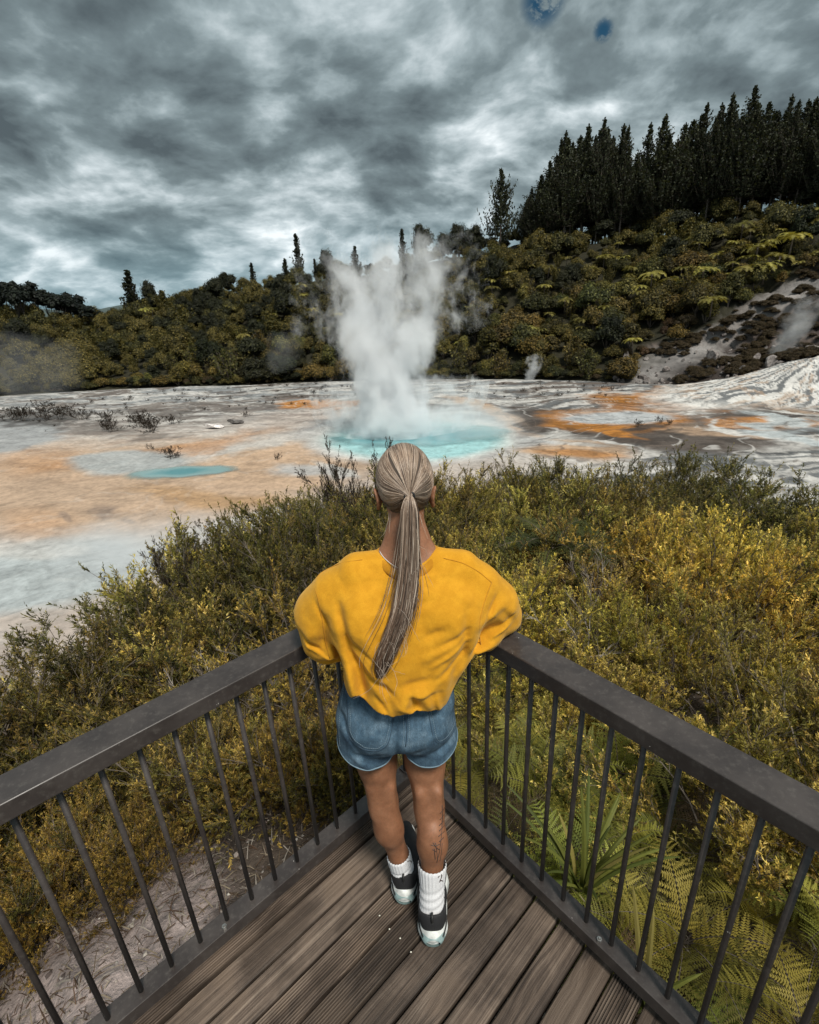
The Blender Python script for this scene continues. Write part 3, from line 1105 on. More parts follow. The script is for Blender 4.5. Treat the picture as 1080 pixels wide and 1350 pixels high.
def make_scrub(seed, R=.75, H=1.1, nstem=15, nbr=11, ntw=8, nlf=22, ll=.028, lw=.0075, pal=None, upward=1.0, name='scrub_bush', bare=0.0):
    """wiry scrub: stems > branchlets > twigs, needle leaves along every twig"""
    rng = np.random.default_rng(seed)
    root = empty(name)
    pal = pal or [(.050, .058, .016), (.085, .088, .020), (.030, .036, .012), (.13, .115, .028)]
    pal = np.array(pal)
    T0, T1, R0, R1 = [], [], [], []
    tw0, twd, twl = [], [], []
    for s in range(nstem):
        az = rng.uniform(0, 2 * np.pi)
        tilt = rng.uniform(.1, 1.15)
        d = A_(math.cos(az) * math.sin(tilt), math.sin(az) * math.sin(tilt), math.cos(tilt))
        L = rng.uniform(.75, 1.1) * (H * abs(d[2]) + R * math.hypot(d[0], d[1]))
        nseg = 6
        p = A_(0, 0, 0) + rng.normal(size=3) * A_(.06, .06, 0)
        pts = [p]
        for k in range(nseg):
            d = unit(d + rng.normal(size=3) * .16 + A_(0, 0, .06))
            p = p + d * L / nseg
            pts.append(p)
        pts = np.array(pts)
        T0 += list(pts[:-1])
        T1 += list(pts[1:])
        rr_ = np.linspace(.012, .003, nseg + 1) * (R / .75)
        R0 += list(rr_[:-1])
        R1 += list(rr_[1:])
        for b_ in range(nbr):
            u = rng.uniform(.25, 1.0) ** .8 * nseg
            i = min(int(u), nseg - 1)
            q = pts[i] + (pts[i + 1] - pts[i]) * (u - i)
            bd = unit(unit(pts[i + 1] - pts[i]) * .9 + rnd_dirs(rng, 1)[0] * .75 + A_(0, 0, upward * .4))
            bl_ = rng.uniform(.16, .38) * R / .75
            bp = q + bd * bl_
            T0.append(q)
            T1.append(bp)
            R0.append(.0035)
            R1.append(.0015)
            for w_ in range(ntw):
                v = rng.uniform(.15, 1.05)
                a = q + bd * bl_ * min(v, 1)
                td = unit(bd * 1.0 + rnd_dirs(rng, 1)[0] * .7 + A_(0, 0, upward * .45))
                tl = rng.uniform(.07, .19) * R / .75
                tw0.append(a)
                twd.append(td)
                twl.append(tl)
    tw0, twd, twl = np.array(tw0), np.array(twd), np.array(twl)
    n = len(tw0)
    T0 = np.vstack([T0, tw0])
    T1 = np.vstack([T1, tw0 + twd * twl[:, None]])
    R0 = np.concatenate([R0, np.full(n, .0016)])
    R1 = np.concatenate([R1, np.full(n, .0007)])
    V, F = thin_tubes(T0, T1, R0, R1)
    link('stem', np_mesh('stem', V, F), M_dead if bare > .5 else M_twig, root)
    keep = rng.random(n) > bare
    tw0, twd, twl = tw0[keep], twd[keep], twl[keep]
    n = len(tw0)
    if n:
        u = rng.random((n, nlf)) ** .85
        P = tw0[:, None] + twd[:, None] * (u * twl[:, None])[..., None]
        D = unit(twd[:, None] * 1.0 + rnd_dirs(rng, n * nlf).reshape(n, nlf, 3) * .75)
        ct = pal[rng.integers(0, len(pal), n)] * rng.uniform(.7, 1.35, (n, 1))
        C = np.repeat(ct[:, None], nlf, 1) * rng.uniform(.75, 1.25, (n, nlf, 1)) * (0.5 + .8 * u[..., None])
        P, D, C = P.reshape(-1, 3), D.reshape(-1, 3), C.reshape(-1, 3)
        k = len(P)
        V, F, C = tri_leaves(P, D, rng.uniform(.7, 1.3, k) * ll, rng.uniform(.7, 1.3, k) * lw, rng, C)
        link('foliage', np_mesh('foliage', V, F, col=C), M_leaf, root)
    return root


def make_fern(seed, L=.7, nf=13, npin=22, npl=9, pal=((.10, .12, .022), (.16, .155, .03), (.07, .085, .02)), arch=1.0, trunk=0.0, name='fern', tilt0=.5, wid=.26):
    rng = np.random.default_rng(seed)
    root = empty(name)
    pal = np.array(pal)
    Vs, Fs, Cs = [], [], []
    nv = 0
    S0, S1, SR0, SR1 = [], [], [], []
    for f in range(nf):
        az = 2 * math.pi * (f + rng.uniform(-.3, .3)) / nf
        h = A_(math.cos(az), math.sin(az), 0)
        side = A_(-math.sin(az), math.cos(az), 0)
        Lf = L * rng.uniform(.75, 1.15)
        th = tilt0 + rng.uniform(-.2, .25)      # from vertical
        m = 24
        pts = [A_(0, 0, trunk)]
        for k in range(m):
            d = h * math.sin(th) + UP * math.cos(th)
            pts.append(pts[-1] + d * Lf / m)
            th += arch * rng.uniform(.05, .075)
        pts = np.array(pts)
        S0 += list(pts[:-1])
        S1 += list(pts[1:])
        rr_ = np.linspace(.004, .001, m + 1) * L / .7
        SR0 += list(rr_[:-1])
        SR1 += list(rr_[1:])
        cf = pal[rng.integers(0, len(pal))] * rng.uniform(.75, 1.3)
        for i in range(npin):
            u = .12 + .88 * (i + .5) / npin
            x = u * m
            j = min(int(x), m - 1)
            q = pts[j] + (pts[j + 1] - pts[j]) * (x - j)
            t_ax = unit(pts[j + 1] - pts[j])
            nrm = np.cross(side, t_ax)
            pl = wid * Lf * (math.sin(math.pi * min(1, (u * .86 + .12))) ** .8) * rng.uniform(.9, 1.1)
            for sg in (-1, 1):
                pd = unit(side * sg + t_ax * .38 - nrm * .12 + rng.normal(size=3) * .11)
                if npl <= 1:
                    w = t_ax * (Lf * .9 / npin * .42)
                    a = q
                    V = [a - w, a + w, a + pd * pl + w * .15 - UP * pl * .12, a + pd * pl - w * .15 - UP * pl * .12]
                    Vs.append(V)
                    Cs += [cf * rng.uniform(.8, 1.2)] * 4
                else:
                    uu = (np.arange(npl) + .5) / npl
                    base = q + pd * (uu * pl)[:, None] - UP * (uu ** 2 * pl * .12)[:, None]
                    wl = pl * .15 * (1 - uu * .8)
                    wd = pl / npl * .46
                    for s2 in (-1, 1):
                        ld = unit(t_ax * s2 + pd * .45)
                        ld = ld[None] * wl[:, None]
                        jit = rng.uniform(.75, 1.2, (npl, 1))
                        V = np.stack([base - pd * wd * .9, base + pd * wd * .1 + ld * jit * .95, base + pd * wd * .5 + ld * jit, base + pd * wd * .9], 1)
                        Vs.append(V.reshape(-1, 3))
                        Cs += list(np.repeat(cf[None] * rng.uniform(.8, 1.2), npl * 4, 0))
    V = np.vstack([np.asarray(v).reshape(-1, 3) for v in Vs])
    F = np.arange(len(V)).reshape(-1, 4)
    link('frond', np_mesh('frond', V, F, col=np.array(Cs)), M_leaf, root)
    V, F = thin_tubes(np.array(S0), np.array(S1), np.array(SR0), np.array(SR1))
    link('stalk', np_mesh('stalk', V, F), M_twig, root)
    if trunk:
        mb_ = MB()
        mb_.tube([(0, 0, -.5), (0, 0, trunk * .5), (0, 0, trunk)], [.16, .11, .13], 8)
        mb_.build('trunk', M_twig, root, smooth=True)
    return root


def make_flax(seed, L=.75, n=26):
    rng = np.random.default_rng(seed)
    root = empty('flax_plant')
    Vs, Cs = [], []
    for i in range(n):
        az = rng.uniform(0, 2 * np.pi)
        th = rng.uniform(.05, .6)
        h = A_(math.cos(az), math.sin(az), 0)
        s = A_(-math.sin(az), math.cos(az), 0)
        Lf = L * rng.uniform(.6, 1.15)
        p = h * rng.uniform(0, .05)
        c = A_(*random.choice([(.13, .14, .03), (.09, .11, .025), (.2, .17, .05), (.07, .085, .02)])) * rng.uniform(.8, 1.3)
        m = 9
        row = []
        for k in range(m + 1):
            w = .012 * math.sin(math.pi * (.12 + .88 * (1 - k / m)) * .5 + .15) * (1 if k < m else .05)
            d = h * math.sin(th) + UP * math.cos(th)
            nn = np.cross(s, d)
            row.append([p - s * w, p - nn * w * .5, p + s * w])
            p = p + d * Lf / m
            th += rng.uniform(.03, .13)
        row = np.array(row)
        for k in range(m):
            Vs.append([row[k, 0], row[k, 1], row[k + 1, 1], row[k + 1, 0]])
            Vs.append([row[k, 1], row[k, 2], row[k + 1, 2], row[k + 1, 1]])
            Cs += [c] * 8
    V = np.array(Vs).reshape(-1, 3)
    link('leaf', np_mesh('leaf', V, np.arange(len(V)).reshape(-1, 4), col=np.array(Cs)), M_leaf, root)
    return root


# ------------------------------------------------------------------ scrub on the slope in front of the lookout
def put(proto, used, x, y, z, rz, sc, col, tilt=(0, 0)):
    """first placement moves the prototype itself, then copies"""
    if id(proto) not in used:
        used.add(id(proto))
        o = proto
        o.location = (x, y, z)
    else:
        o = copy_tree(proto, (x, y, z))
    o.rotation_euler = (tilt[0], tilt[1], rz)
    o.scale = sc
    for ch in o.children:
        ch.color = (*col, 1)
    return o


used = set()
PAL_G = [(.085, .086, .026), (.125, .115, .032), (.050, .054, .018), (.170, .145, .045)]
PAL_Y = [(.27, .220, .048), (.36, .285, .070), (.16, .145, .034), (.46, .37, .12), (.20, .145, .05)]
PAL_B = [(.045, .034, .022), (.065, .046, .028), (.035, .033, .016)]
green = [make_scrub(100 + i, pal=PAL_G) for i in range(4)]
gold = [make_scrub(200 + i, pal=PAL_Y, ll=.030, nlf=20, upward=1.1) for i in range(4)]
dark = [make_scrub(300 + i, pal=PAL_B, bare=.25, nstem=13, R=.7) for i in range(1)]
tall = [make_scrub(320 + i, pal=PAL_Y + PAL_G, R=.55, H=1.3, nstem=12, upward=1.8, nlf=18) for i in range(2)]
bare = [make_scrub(340 + i, pal=PAL_B, bare=.93, nstem=7, nbr=7, ntw=4, R=.6, H=.9) for i in range(2)]
ferns = [make_fern(400 + i, L=.62, nf=10, npin=20, npl=10, pal=((.24, .22, .05), (.34, .29, .07), (.15, .145, .035))) for i in range(2)]
ferns_big = [make_fern(420, L=1.0, nf=13, npin=26, npl=7, pal=((.055, .065, .022), (.08, .085, .026)), tilt0=.7)]
brown_fern = [make_fern(440, L=.6, nf=10, npin=18, npl=8, pal=((.12, .07, .04), (.16, .11, .07), (.09, .05, .03)), tilt0=1.0)]

SIL_AZ = A_(-60, -37, -34, -31, -28, -24.5, -20, -16, -9, 4, 11, 19, 26.5, 33, 37, 60)
SIL_EL = A_(-31, -30.5, -30, -28.5, -25, -23.5, -22, -21, -20, -18.2, -17.8, -16.5, -15, -13.8, -13.2, -13)


def top_limit(x, y):
    r = math.hypot(x, y)
    az = math.degrees(math.atan2(x, y))
    return CAM_H + r * math.tan(rad(float(np.interp(az, SIL_AZ, SIL_EL))))


def left_bank_free(x, y):
    """the open pumice bank under the left railing stays free of bushes"""
    # distance outwards from the left railing
    p = A_(x, y, 0) - Cn
    out = -(p @ NLi)
    along = p @ DL
    return out, along


def blocked(x, y, rr):
    p = A_(x, y, 0) - Cn
    ol, orr_ = -(p @ NLi), -(p @ NRi)
    if ol < rr and orr_ < rr:
        return True
    out, along = ol, p @ DL
    if along > -.2 and out < float(np.interp(along, [-.2, 0, .2, .6, 1.6], [.5, .7, .95, 1.3, 1.4])) + .15 and x < 0:
        return True
    return False


rs = np.random.default_rng(21)
pts = []
tries = 0
while tries < 9000 and len(pts) < 250:
    tries += 1
    az = rs.uniform(-62, 62)
    r = math.sqrt(rs.uniform(2.2 ** 2, 15.5 ** 2)) if rs.random() < .6 else rs.uniform(2.0, 7)
    en = float(edge_near(az))
    if r > en - 1.0:
        continue
    x, y = r * math.sin(rad(az)), r * math.cos(rad(az))
    if blocked(x, y, .34):
        continue
    dmin = .36 + .045 * r
    if any((x - a) ** 2 + (y - c) ** 2 < dmin * dmin for a, c, _ in pts):
        continue
    pts.append((x, y, r))
n_s = {}
for x, y, r in pts:
    gz = float(ground_z(x, y))
    lim = top_limit(x, y) + rs.uniform(-.25, .14)
    az = math.degrees(math.atan2(x, y))
    H = rs.uniform(.75, 1.6) * (.45 + .07 * min(r, 9))
    p = A_(x, y, 0) - Cn
    edge = min(max(-(p @ NLi), -(p @ NRi)), 3)
    H *= min(1.0, .35 + .45 * edge)
    if az < -8 and r > 4.2:
        H = max(H, min(lim - gz, 2.1) * rs.uniform(.8, 1.0))
    H = min(H, max(.25, lim - gz))
    right = az > 3
    rim = r > 7.5
    u = rs.random()
    if right:
        P_, col, lab, grp, cat = gold, (1.0, 1.0, .88), 'golden olive scrub bush on the slope to the right of the woman', 'golden scrub bushes right of the woman', 'bush'
        if rim:
            P_, col, lab, grp = green, (1.0, .95, .9), 'dark olive scrub bush on the rim of the slope below the turquoise pool, right of the head', 'olive bushes along the rim right of the head'
        elif u < .10:
            P_, lab, grp = tall, 'tall feathery yellow green bush standing above the golden scrub at the right', 'tall feathery bushes at the right'
    else:
        P_, col, lab, grp, cat = green, (1.15, 1.0, .85), 'olive green scrub bush on the slope to the left of the woman', 'olive scrub bushes left of the woman', 'bush'
        if rim and u < .3:
            P_, col, lab, grp = dark, (1, 1, 1), 'dark brownish scrub bush on the rim of the slope left of the head', 'dark bushes on the rim left of the head'
        elif u < .12:
            P_, col, lab, grp = gold, (.85, .85, .8), 'yellowish scrub bush among the olive bushes left of the woman', 'yellowish bushes left of the woman'
    zone = ('at the far left edge' if az < -33 else 'below the pale flat at the left' if az < -24 else 'left of the yellow sweatshirt' if az < -12 else 'just left of the head' if az < 3
            else 'just right of the head' if az < 13 else 'right of the yellow sweatshirt' if az < 25 else 'below the orange streaks at the right' if az < 36 else 'at the right edge')
    deep = 'on the rim' if r > 7.5 else ('halfway up the slope' if r > 4.6 else 'close to the railing')
    size = 'tall' if H > 1.0 else ('middling' if H > .65 else 'low')
    kd_ = {'golden': 'golden olive', 'tall f': 'feathery yellow green', 'dark b': 'brownish', 'yellow': 'yellowish'}.get(lab[:6], 'olive green')
    lab = f'{size} {kd_} scrub bush {deep} {zone}'
    grp = lab + ' group'
    s = H / 1.25
    w = s * rs.uniform(.95, 1.35)
    t = rs.uniform(.75, 1.9)
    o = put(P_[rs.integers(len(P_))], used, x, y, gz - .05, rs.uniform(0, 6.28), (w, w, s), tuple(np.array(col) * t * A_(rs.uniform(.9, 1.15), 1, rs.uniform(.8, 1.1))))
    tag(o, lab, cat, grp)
for x, y, el_, w_, lab in [(-.80, 7.6, -15.4, .95, 'dark twiggy bush standing clear against the terrace just left of the head'), (-2.95, 5.6, -21.9, .42, 'dark open branched shrub poking out above the pale flat at the left')]:
    z = float(ground_z(x, y))
    Hh = CAM_H + math.hypot(x, y) * math.tan(rad(el_)) - z
    o = put(dark[0], used, x, y, z + (Hh - .75 if w_ < .5 else 0), 1.0, (w_, w_, (.75 if w_ < .5 else Hh) / 1.2), (.8, .75, .85))
    tag(o, lab, 'bush')
# bare twiggy dead bushes poking through
for i, (x, y) in enumerate([(-1.9, 3.6), (-1.2, 3.9), (1.9, 4.6), (2.6, 3.4), (-.9, 2.9), (1.2, 3.1)]):
    o = put(bare[i % 2], used, x, y, float(ground_z(x, y)) + .30, rs.uniform(0, 6), (.62, .62, .62), (1, 1, 1))
    tag(o, 'leafless grey dead bush sticking out of the scrub', 'bush', 'leafless dead bushes in the scrub')
# ferns and flax close to the right railing
fp = []
k = 0
while len(fp) < 74 and k < 6000:
    k += 1
    al_, ou = rs.uniform(-.7, 2.6), rs.uniform(.16, 1.9)
    p = Cn + DR * al_ - NRi * ou
    if any((p[0] - a) ** 2 + (p[1] - c) ** 2 < .045 for a, c in fp):
        continue
    if -((p - Cn) @ NLi) < .3 and -((p - Cn) @ NRi) < .15:
        continue
    fp.append((p[0], p[1]))
    brown = (ou < .8 and al_ < .5 and rs.random() < .5) or rs.random() < .10
    P_ = brown_fern if brown else ferns
    z = float(ground_z(p[0], p[1])) + rs.uniform(0, .22) * min(ou, 1)
    sc = rs.uniform(.38, .75)
    o = put(P_[rs.integers(len(P_))], used, p[0], p[1], z, rs.uniform(0, 6.28), (sc, sc, sc * rs.uniform(.8, 1.3)), (A_(rs.uniform(.8, 1.1), 1, .8) * rs.uniform(.5, 1.35)).tolist(), (rs.uniform(-.5, .5), rs.uniform(-.5, .5)))
    if brown:
        tag(o, 'dry brown fern among the green ones outside the right railing', 'fern', 'dry brown ferns by the right railing')
    else:
        zz_ = 'by the corner' if al_ < .3 else ('by the flax' if al_ < .9 else ('by the middle of' if al_ < 1.5 else 'by the near end of'))
        oo_ = 'against' if ou < .5 else ('a step outside' if ou < 1.1 else 'well outside')
        lb_ = f'{"small" if sc < .55 else "spreading"} yellow green fern {oo_} the right railing, {zz_}'
        lb_ += ' it' if zz_.endswith('of') else ''
        tag(o, lb_, 'fern', lb_ + ' group')
for i, (al_, ou, lab) in enumerate([(.62, .42, 'clump of long strap leaved flax rising beside the middle of the right railing'), (1.0, .22, 'small flax clump with yellow tips at the foot of the right railing')]):
    p = Cn + DR * al_ - NRi * ou
    o = make_flax(60 + i, .50 if i == 0 else .36, 22 if i == 0 else 12)
    o.location = (p[0], p[1], float(ground_z(p[0], p[1])) + .1)
    tag(o, lab, 'flax')
for i, (x, y, lab) in enumerate([(1.75, 5.6, 'dark green tree fern with wide arching fronds in the scrub right of the woman'), ]):
    o = put(ferns_big[0], used, x, y, top_limit(x, y) - 1.05, .4, (1, 1, 1), (1, 1, 1))
    tag(o, lab, 'fern')
# low yellowish plants above the pumice bank on the left
k = 0
lp = []
while len(lp) < 46 and k < 4000:
    k += 1
    al_ = rs.uniform(-.4, 2.4)
    ou = float(np.interp(al_, [-.2, 0, .2, .6, 1.6], [.5, .7, .95, 1.25, 1.35])) + rs.uniform(0, .8)
    p = Cn + DL * al_ - NLi * ou
    if any((p[0] - a) ** 2 + (p[1] - c) ** 2 < .05 for a, c in lp):
        continue
    lp.append((p[0], p[1]))
    sc = rs.uniform(.26, .46)
    o = put(gold[rs.integers(4)], used, p[0], p[1], float(ground_z(p[0], p[1])) - .03, rs.uniform(0, 6), (sc, sc, sc), (1.02, .85, .65))
    lb_ = f'{"tiny" if sc < .36 else "low"} yellow brown shrub edging the bare bank {"near the corner" if al_ < .3 else "at its middle" if al_ < 1.1 else "towards the left edge"}'
    tag(o, lb_, 'bush', lb_ + ' group')

# litter: dry straws, twigs and pale chips lying on the soil around the deck
rl = np.random.default_rng(8)
n = 42000
az = rl.uniform(-180, 180, n)
r = np.sqrt(rl.uniform(.8, 4.6 ** 2, n))
x, y = r * np.sin(np.radians(az)), r * np.cos(np.radians(az))
ok = (y > -1.0)
x, y = x[ok], y[ok]
n = len(x)
z = ground_z(x, y) + rl.uniform(.002, .03, n)
d = rl.normal(size=(n, 3)) * A_(1, 1, .22)
d = unit(d)
L = rl.uniform(.015, .11, n)
P = np.stack([x, y, z], -1)
side = unit(np.cross(d, np.array([0, 0, 1.0]) + .2 * rl.normal(size=(n, 3)))) * (rl.uniform(.0012, .0035, n))[:, None]
bend = P + d * (L * .5)[:, None] + UP * (L * .12)[:, None]
tip = P + d * L[:, None]
V = np.stack([P - side, P + side, bend + side, bend - side, tip + side * .3, tip - side * .3], 1).reshape(-1, 3)
b0 = np.arange(n)[:, None] * 6
F = np.concatenate([b0 + np.array([0, 1, 2, 3]), b0 + np.array([3, 2, 4, 5])])
pal = np.array([(.17, .13, .09), (.28, .23, .17), (.09, .06, .04), (.12, .075, .05), (.36, .32, .28)])
C = np.repeat(pal[rl.integers(0, 5, n)] * rl.uniform(.7, 1.2, (n, 1)), 6, 0)
tag(link('ground_litter', np_mesh('ground_litter', V, F, col=C), M_leaf), 'dry straw, twigs and needles scattered over the soil around the deck', 'litter', None, 'stuff')
n = 9000
az = rl.uniform(-120, 120, n)
r = np.sqrt(rl.uniform(1.0, 4.0 ** 2, n))
x, y = r * np.sin(np.radians(az)), r * np.cos(np.radians(az))
P = np.stack([x, y, ground_z(x, y) + .003], -1)
s = rl.lognormal(-5.1, .5, n)
o6 = np.array([(1, 0, 0), (-1, 0, 0), (0, 1, 0), (0, -1, 0), (0, 0, .7), (0, 0, -.5)], float)
V = (P[:, None] + (o6[None] + rl.normal(size=(n, 6, 3)) * .25) * s[:, None, None]).reshape(-1, 3)
f8 = np.array([(0, 2, 4), (2, 1, 4), (1, 3, 4), (3, 0, 4), (2, 0, 5), (1, 2, 5), (3, 1, 5), (0, 3, 5)])
F = (np.arange(n)[:, None, None] * 6 + f8[None]).reshape(-1, 3)
pal = np.array([(.36, .31, .28), (.5, .47, .44), (.16, .13, .12), (.26, .2, .18)])
C = np.repeat(pal[rl.integers(0, 4, n)] * rl.uniform(.7, 1.2, (n, 1)), 6, 0)
tag(link('pumice_gravel', np_mesh('pumice_gravel', V, F, col=C), M_leaf), 'loose pale pumice chips on the bare bank beside the deck', 'gravel', None, 'stuff')
# ------------------------------------------------------------------ hill vegetation
def card_cloud(rng, P, Nn, size, pal, flat=.5):
    n = len(P)
    Nn = unit(Nn + rnd_dirs(rng, n) * flat)
    a = unit(np.cross(Nn, rnd_dirs(rng, n)))
    b_ = np.cross(Nn, a)
    s = size * rng.uniform(.6, 1.4, n)
    a = a * s[:, None]
    b_ = b_ * (s * rng.uniform(.45, .9, n))[:, None]
    V = np.stack([P - a, P - b_ * .8, P + a * .9, P + b_], 1).reshape(-1, 3)
    pal = np.array(pal)
    C = np.repeat(pal[rng.integers(0, len(pal), n)] * rng.uniform(.65, 1.4, (n, 1)), 4, 0)
    return V, np.arange(n * 4).reshape(n, 4), C


PAL_H = [(.048, .048, .016), (.078, .073, .022), (.120, .105, .032), (.028, .029, .012)]
PAL_HY = [(.150, .122, .034), (.100, .087, .026), (.21, .165, .048), (.045, .042, .014)]
PAL_HD = [(.026, .030, .014), (.040, .041, .017), (.016, .018, .010)]
PAL_HR = [(.060, .040, .022), (.040, .032, .018), (.085, .062, .03)]


def make_bush_tree(seed, pal, R=3.0, Hc=3.4, nl=15, ncard=4400, size=.165, name='bush_tree', trunk_h=1.6, narrow=1.0):
    rng = np.random.default_rng(seed)
    root = empty(name)
    lob = []
    for i in range(nl):
        d = rnd_dirs(rng, 1)[0]
        d[2] = abs(d[2]) * 1.0 - .25
        c = d * rng.uniform(.7, 1.25) * A_(R * .62 * narrow, R * .62 * narrow, Hc * .62) + A_(0, 0, trunk_h + Hc * .42)
        lob.append((c, R * rng.uniform(.22, .52) * (.6 + .4 * narrow)))
    P, Nn, Dk = [], [], []
    per = ncard // nl
    for c, rr_ in lob:
        d = rnd_dirs(rng, per)
        d[:, 2] = np.where(d[:, 2] < -.4, -d[:, 2], d[:, 2])
        rad_ = rr_ * (.62 + .58 * rng.random(per) ** .8 + .45 * (rng.random(per) < .16) * rng.random(per))
        P.append(c + d * rad_[:, None] * A_(1, 1, .85))
        Nn.append(d + UP * .4)
    V, F, C = card_cloud(rng, np.vstack(P), np.vstack(Nn), size, pal)
    # solid inner blobs in the last palette colour, to block seeing through
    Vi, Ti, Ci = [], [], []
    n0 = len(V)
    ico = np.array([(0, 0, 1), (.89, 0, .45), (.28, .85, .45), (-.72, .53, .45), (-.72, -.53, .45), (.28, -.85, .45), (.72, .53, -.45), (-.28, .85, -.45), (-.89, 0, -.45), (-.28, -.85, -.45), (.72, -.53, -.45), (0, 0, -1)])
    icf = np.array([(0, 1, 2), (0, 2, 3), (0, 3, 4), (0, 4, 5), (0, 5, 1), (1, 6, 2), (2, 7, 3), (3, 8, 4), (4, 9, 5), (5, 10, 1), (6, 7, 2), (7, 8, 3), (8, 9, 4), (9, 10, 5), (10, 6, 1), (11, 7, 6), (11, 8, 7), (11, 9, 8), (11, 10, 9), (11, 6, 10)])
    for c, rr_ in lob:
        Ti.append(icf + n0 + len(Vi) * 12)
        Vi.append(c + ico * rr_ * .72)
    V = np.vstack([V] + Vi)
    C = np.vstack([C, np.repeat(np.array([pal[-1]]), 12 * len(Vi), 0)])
    link('crown', np_mesh('crown', V, [F, np.vstack(Ti)], col=C), M_leaf, root)
    mb_ = MB()
    mb_.tube([(0, 0, -1.5), (.05, 0, trunk_h * .6), (0, .1, trunk_h + Hc * .4)], [.2, .16, .08], 6)
    for k in range(4):
        a = k * 1.6 + rng.uniform(0, 1)
        mb_.tube([(0, 0, trunk_h * .5), (math.cos(a) * R * .4, math.sin(a) * R * .4, trunk_h + Hc * .35)], [.09, .04], 5)
    mb_.build('trunk', M_twig, root, smooth=True)
    return root


def make_conifer(seed, H=26, R=4.2, pal=((.030, .036, .018), (.046, .052, .024), (.018, .022, .012)), base=.20, whorls=44, nb_=8, name='pine_tree', up_tip=.9, dead=True, size=.30):
    rng = np.random.default_rng(seed)
    root = empty(name)
    P, Nn, T0, T1, R0, R1 = [], [], [], [], [], []
    bend = rng.normal(size=2) * .25
    ax = lambda h: A_(bend[0] * math.sin(h / H * 3) * .8, bend[1] * math.sin(h / H * 2.2) * .8, h)
    for w in range(whorls):
        u = (w + rng.uniform(0, .7)) / whorls
        h = H * (base + (1 - base) * u)
        Rb = R * 1.5 * (1 - u) ** 1.05 * (.55 + .45 * min(1, (u + .05) * 5)) + .22
        for k in range(nb_):
            a = rng.uniform(0, 2 * math.pi)
            Lb = Rb * rng.uniform(.45, 1.2) * (1 + .3 * math.sin(a * 2 + w * .35 + seed))
            hd = A_(math.cos(a), math.sin(a), 0)
            p0 = ax(h)
            sl = .15 + .55 * u
            p1 = p0 + hd * Lb * .6 + UP * Lb * sl * .4
            p2 = p1 + hd * Lb * .4 + UP * Lb * (.25 + up_tip * .6)
            T0 += [p0, p1]
            T1 += [p1, p2]
            R0 += [.06, .035]
            R1 += [.035, .012]
            m = max(6, int(Lb * 6.5))
            t = rng.uniform(.25, 1.02, m)
            q = np.where(t[:, None] < .6, p0 + (p1 - p0) * (t[:, None] / .6), p1 + (p2 - p1) * ((t[:, None] - .6) / .4))
            P.append(q + rng.normal(size=(m, 3)) * A_(.16, .16, .10))
            Nn.append(np.repeat((UP * .5 + hd * .3)[None], m, 0))
    # leader
    m = 26
    t = rng.uniform(0, 1, m)
    P.append(np.array([ax(H * (.93 + .09 * v)) for v in t]) + rng.normal(size=(m, 3)) * A_(.16, .16, .1) * (1.1 - t)[:, None])
    Nn.append(rnd_dirs(rng, m))
    if dead:
        for k in range(26):
            h = H * rng.uniform(.07, base + .05)
            a = rng.uniform(0, 6.28)
            p0 = ax(h)
            T0.append(p0)
            T1.append(p0 + A_(math.cos(a), math.sin(a), -.1) * rng.uniform(.8, 2.4))
            R0.append(.03)
            R1.append(.01)
    V, F, C = card_cloud(rng, np.vstack(P), np.vstack(Nn), size, pal, 1.2)
    link('crown', np_mesh('crown', V, F, col=C), M_leaf, root)
    V, F = thin_tubes(np.array(T0), np.array(T1), np.array(R0), np.array(R1))
    link('branches', np_mesh('branches', V, F), M_twig, root)
    mb_ = MB()
    hs = np.linspace(-2, H * 1.0, 9)
    mb_.tube([ax(max(h, 0)) if h >= 0 else A_(0, 0, h) for h in hs], np.linspace(.34, .03, 9), 7)
    mb_.build('trunk', M_twig, root, smooth=True)
    return root


def polar(az, r):
    return r * math.sin(rad(az)), r * math.cos(rad(az))


rh = np.random.default_rng(77)
pines = [make_conifer(500 + i, H=26 + 2 * (i % 2), R=4.0 + .5 * (i % 3)) for i in range(4)]
usedh = used
PT_AZ = A_(12.0, 14.2, 16.0, 20.2, 22.2, 25.9, 27.6, 29.3, 32, 35, 42)
PT_EL = A_(10.0, 11.8, 14.3, 14.9, 13.2, 14.4, 14.3, 15.2, 14.7, 13.6, 13)
k = 0
for row, (dr, n) in enumerate([(0, 34), (9, 30), (18, 26)]):
    for i in range(n):
        az = 12.6 + (42 - 12.6) * (i + rh.uniform(.1, .9)) / n
        r = float(np.interp(az, AZ_T, DC_T)) + dr - 4 + rh.uniform(-3, 3)
        x, y = polar(az, r)
        gz = float(ground_z(x, y))
        el = float(np.interp(az, PT_AZ, PT_EL)) + rh.uniform(-1.1, .25) - (.5 if row else 0)
        H = CAM_H + r * math.tan(rad(el)) - gz
        s = H / 27.0
        wv_ = rh.uniform(.75, 1.3)
        o = put(pines[rh.integers(4)], used, x, y, gz, rh.uniform(0, 6.28), (max(.75, s * .95) * wv_, max(.75, s * .95) * wv_, s), (1, 1, 1))
        if row == 0:
            pz_ = 'left end' if az < 18 else ('left half' if az < 24 else ('highest part' if az < 31 else 'right end'))
            tag(o, f'tall dark bare trunked pine in the front row, {pz_} of the hilltop stand', 'pine', f'front row pines, {pz_}')
        else:
            tag(o, f'dark pine behind the front row, {"left" if az < 22 else "right"} half of the hilltop stand', 'pine', f'pines behind the front row, {"left" if az < 22 else "right"} half')
        k += 1
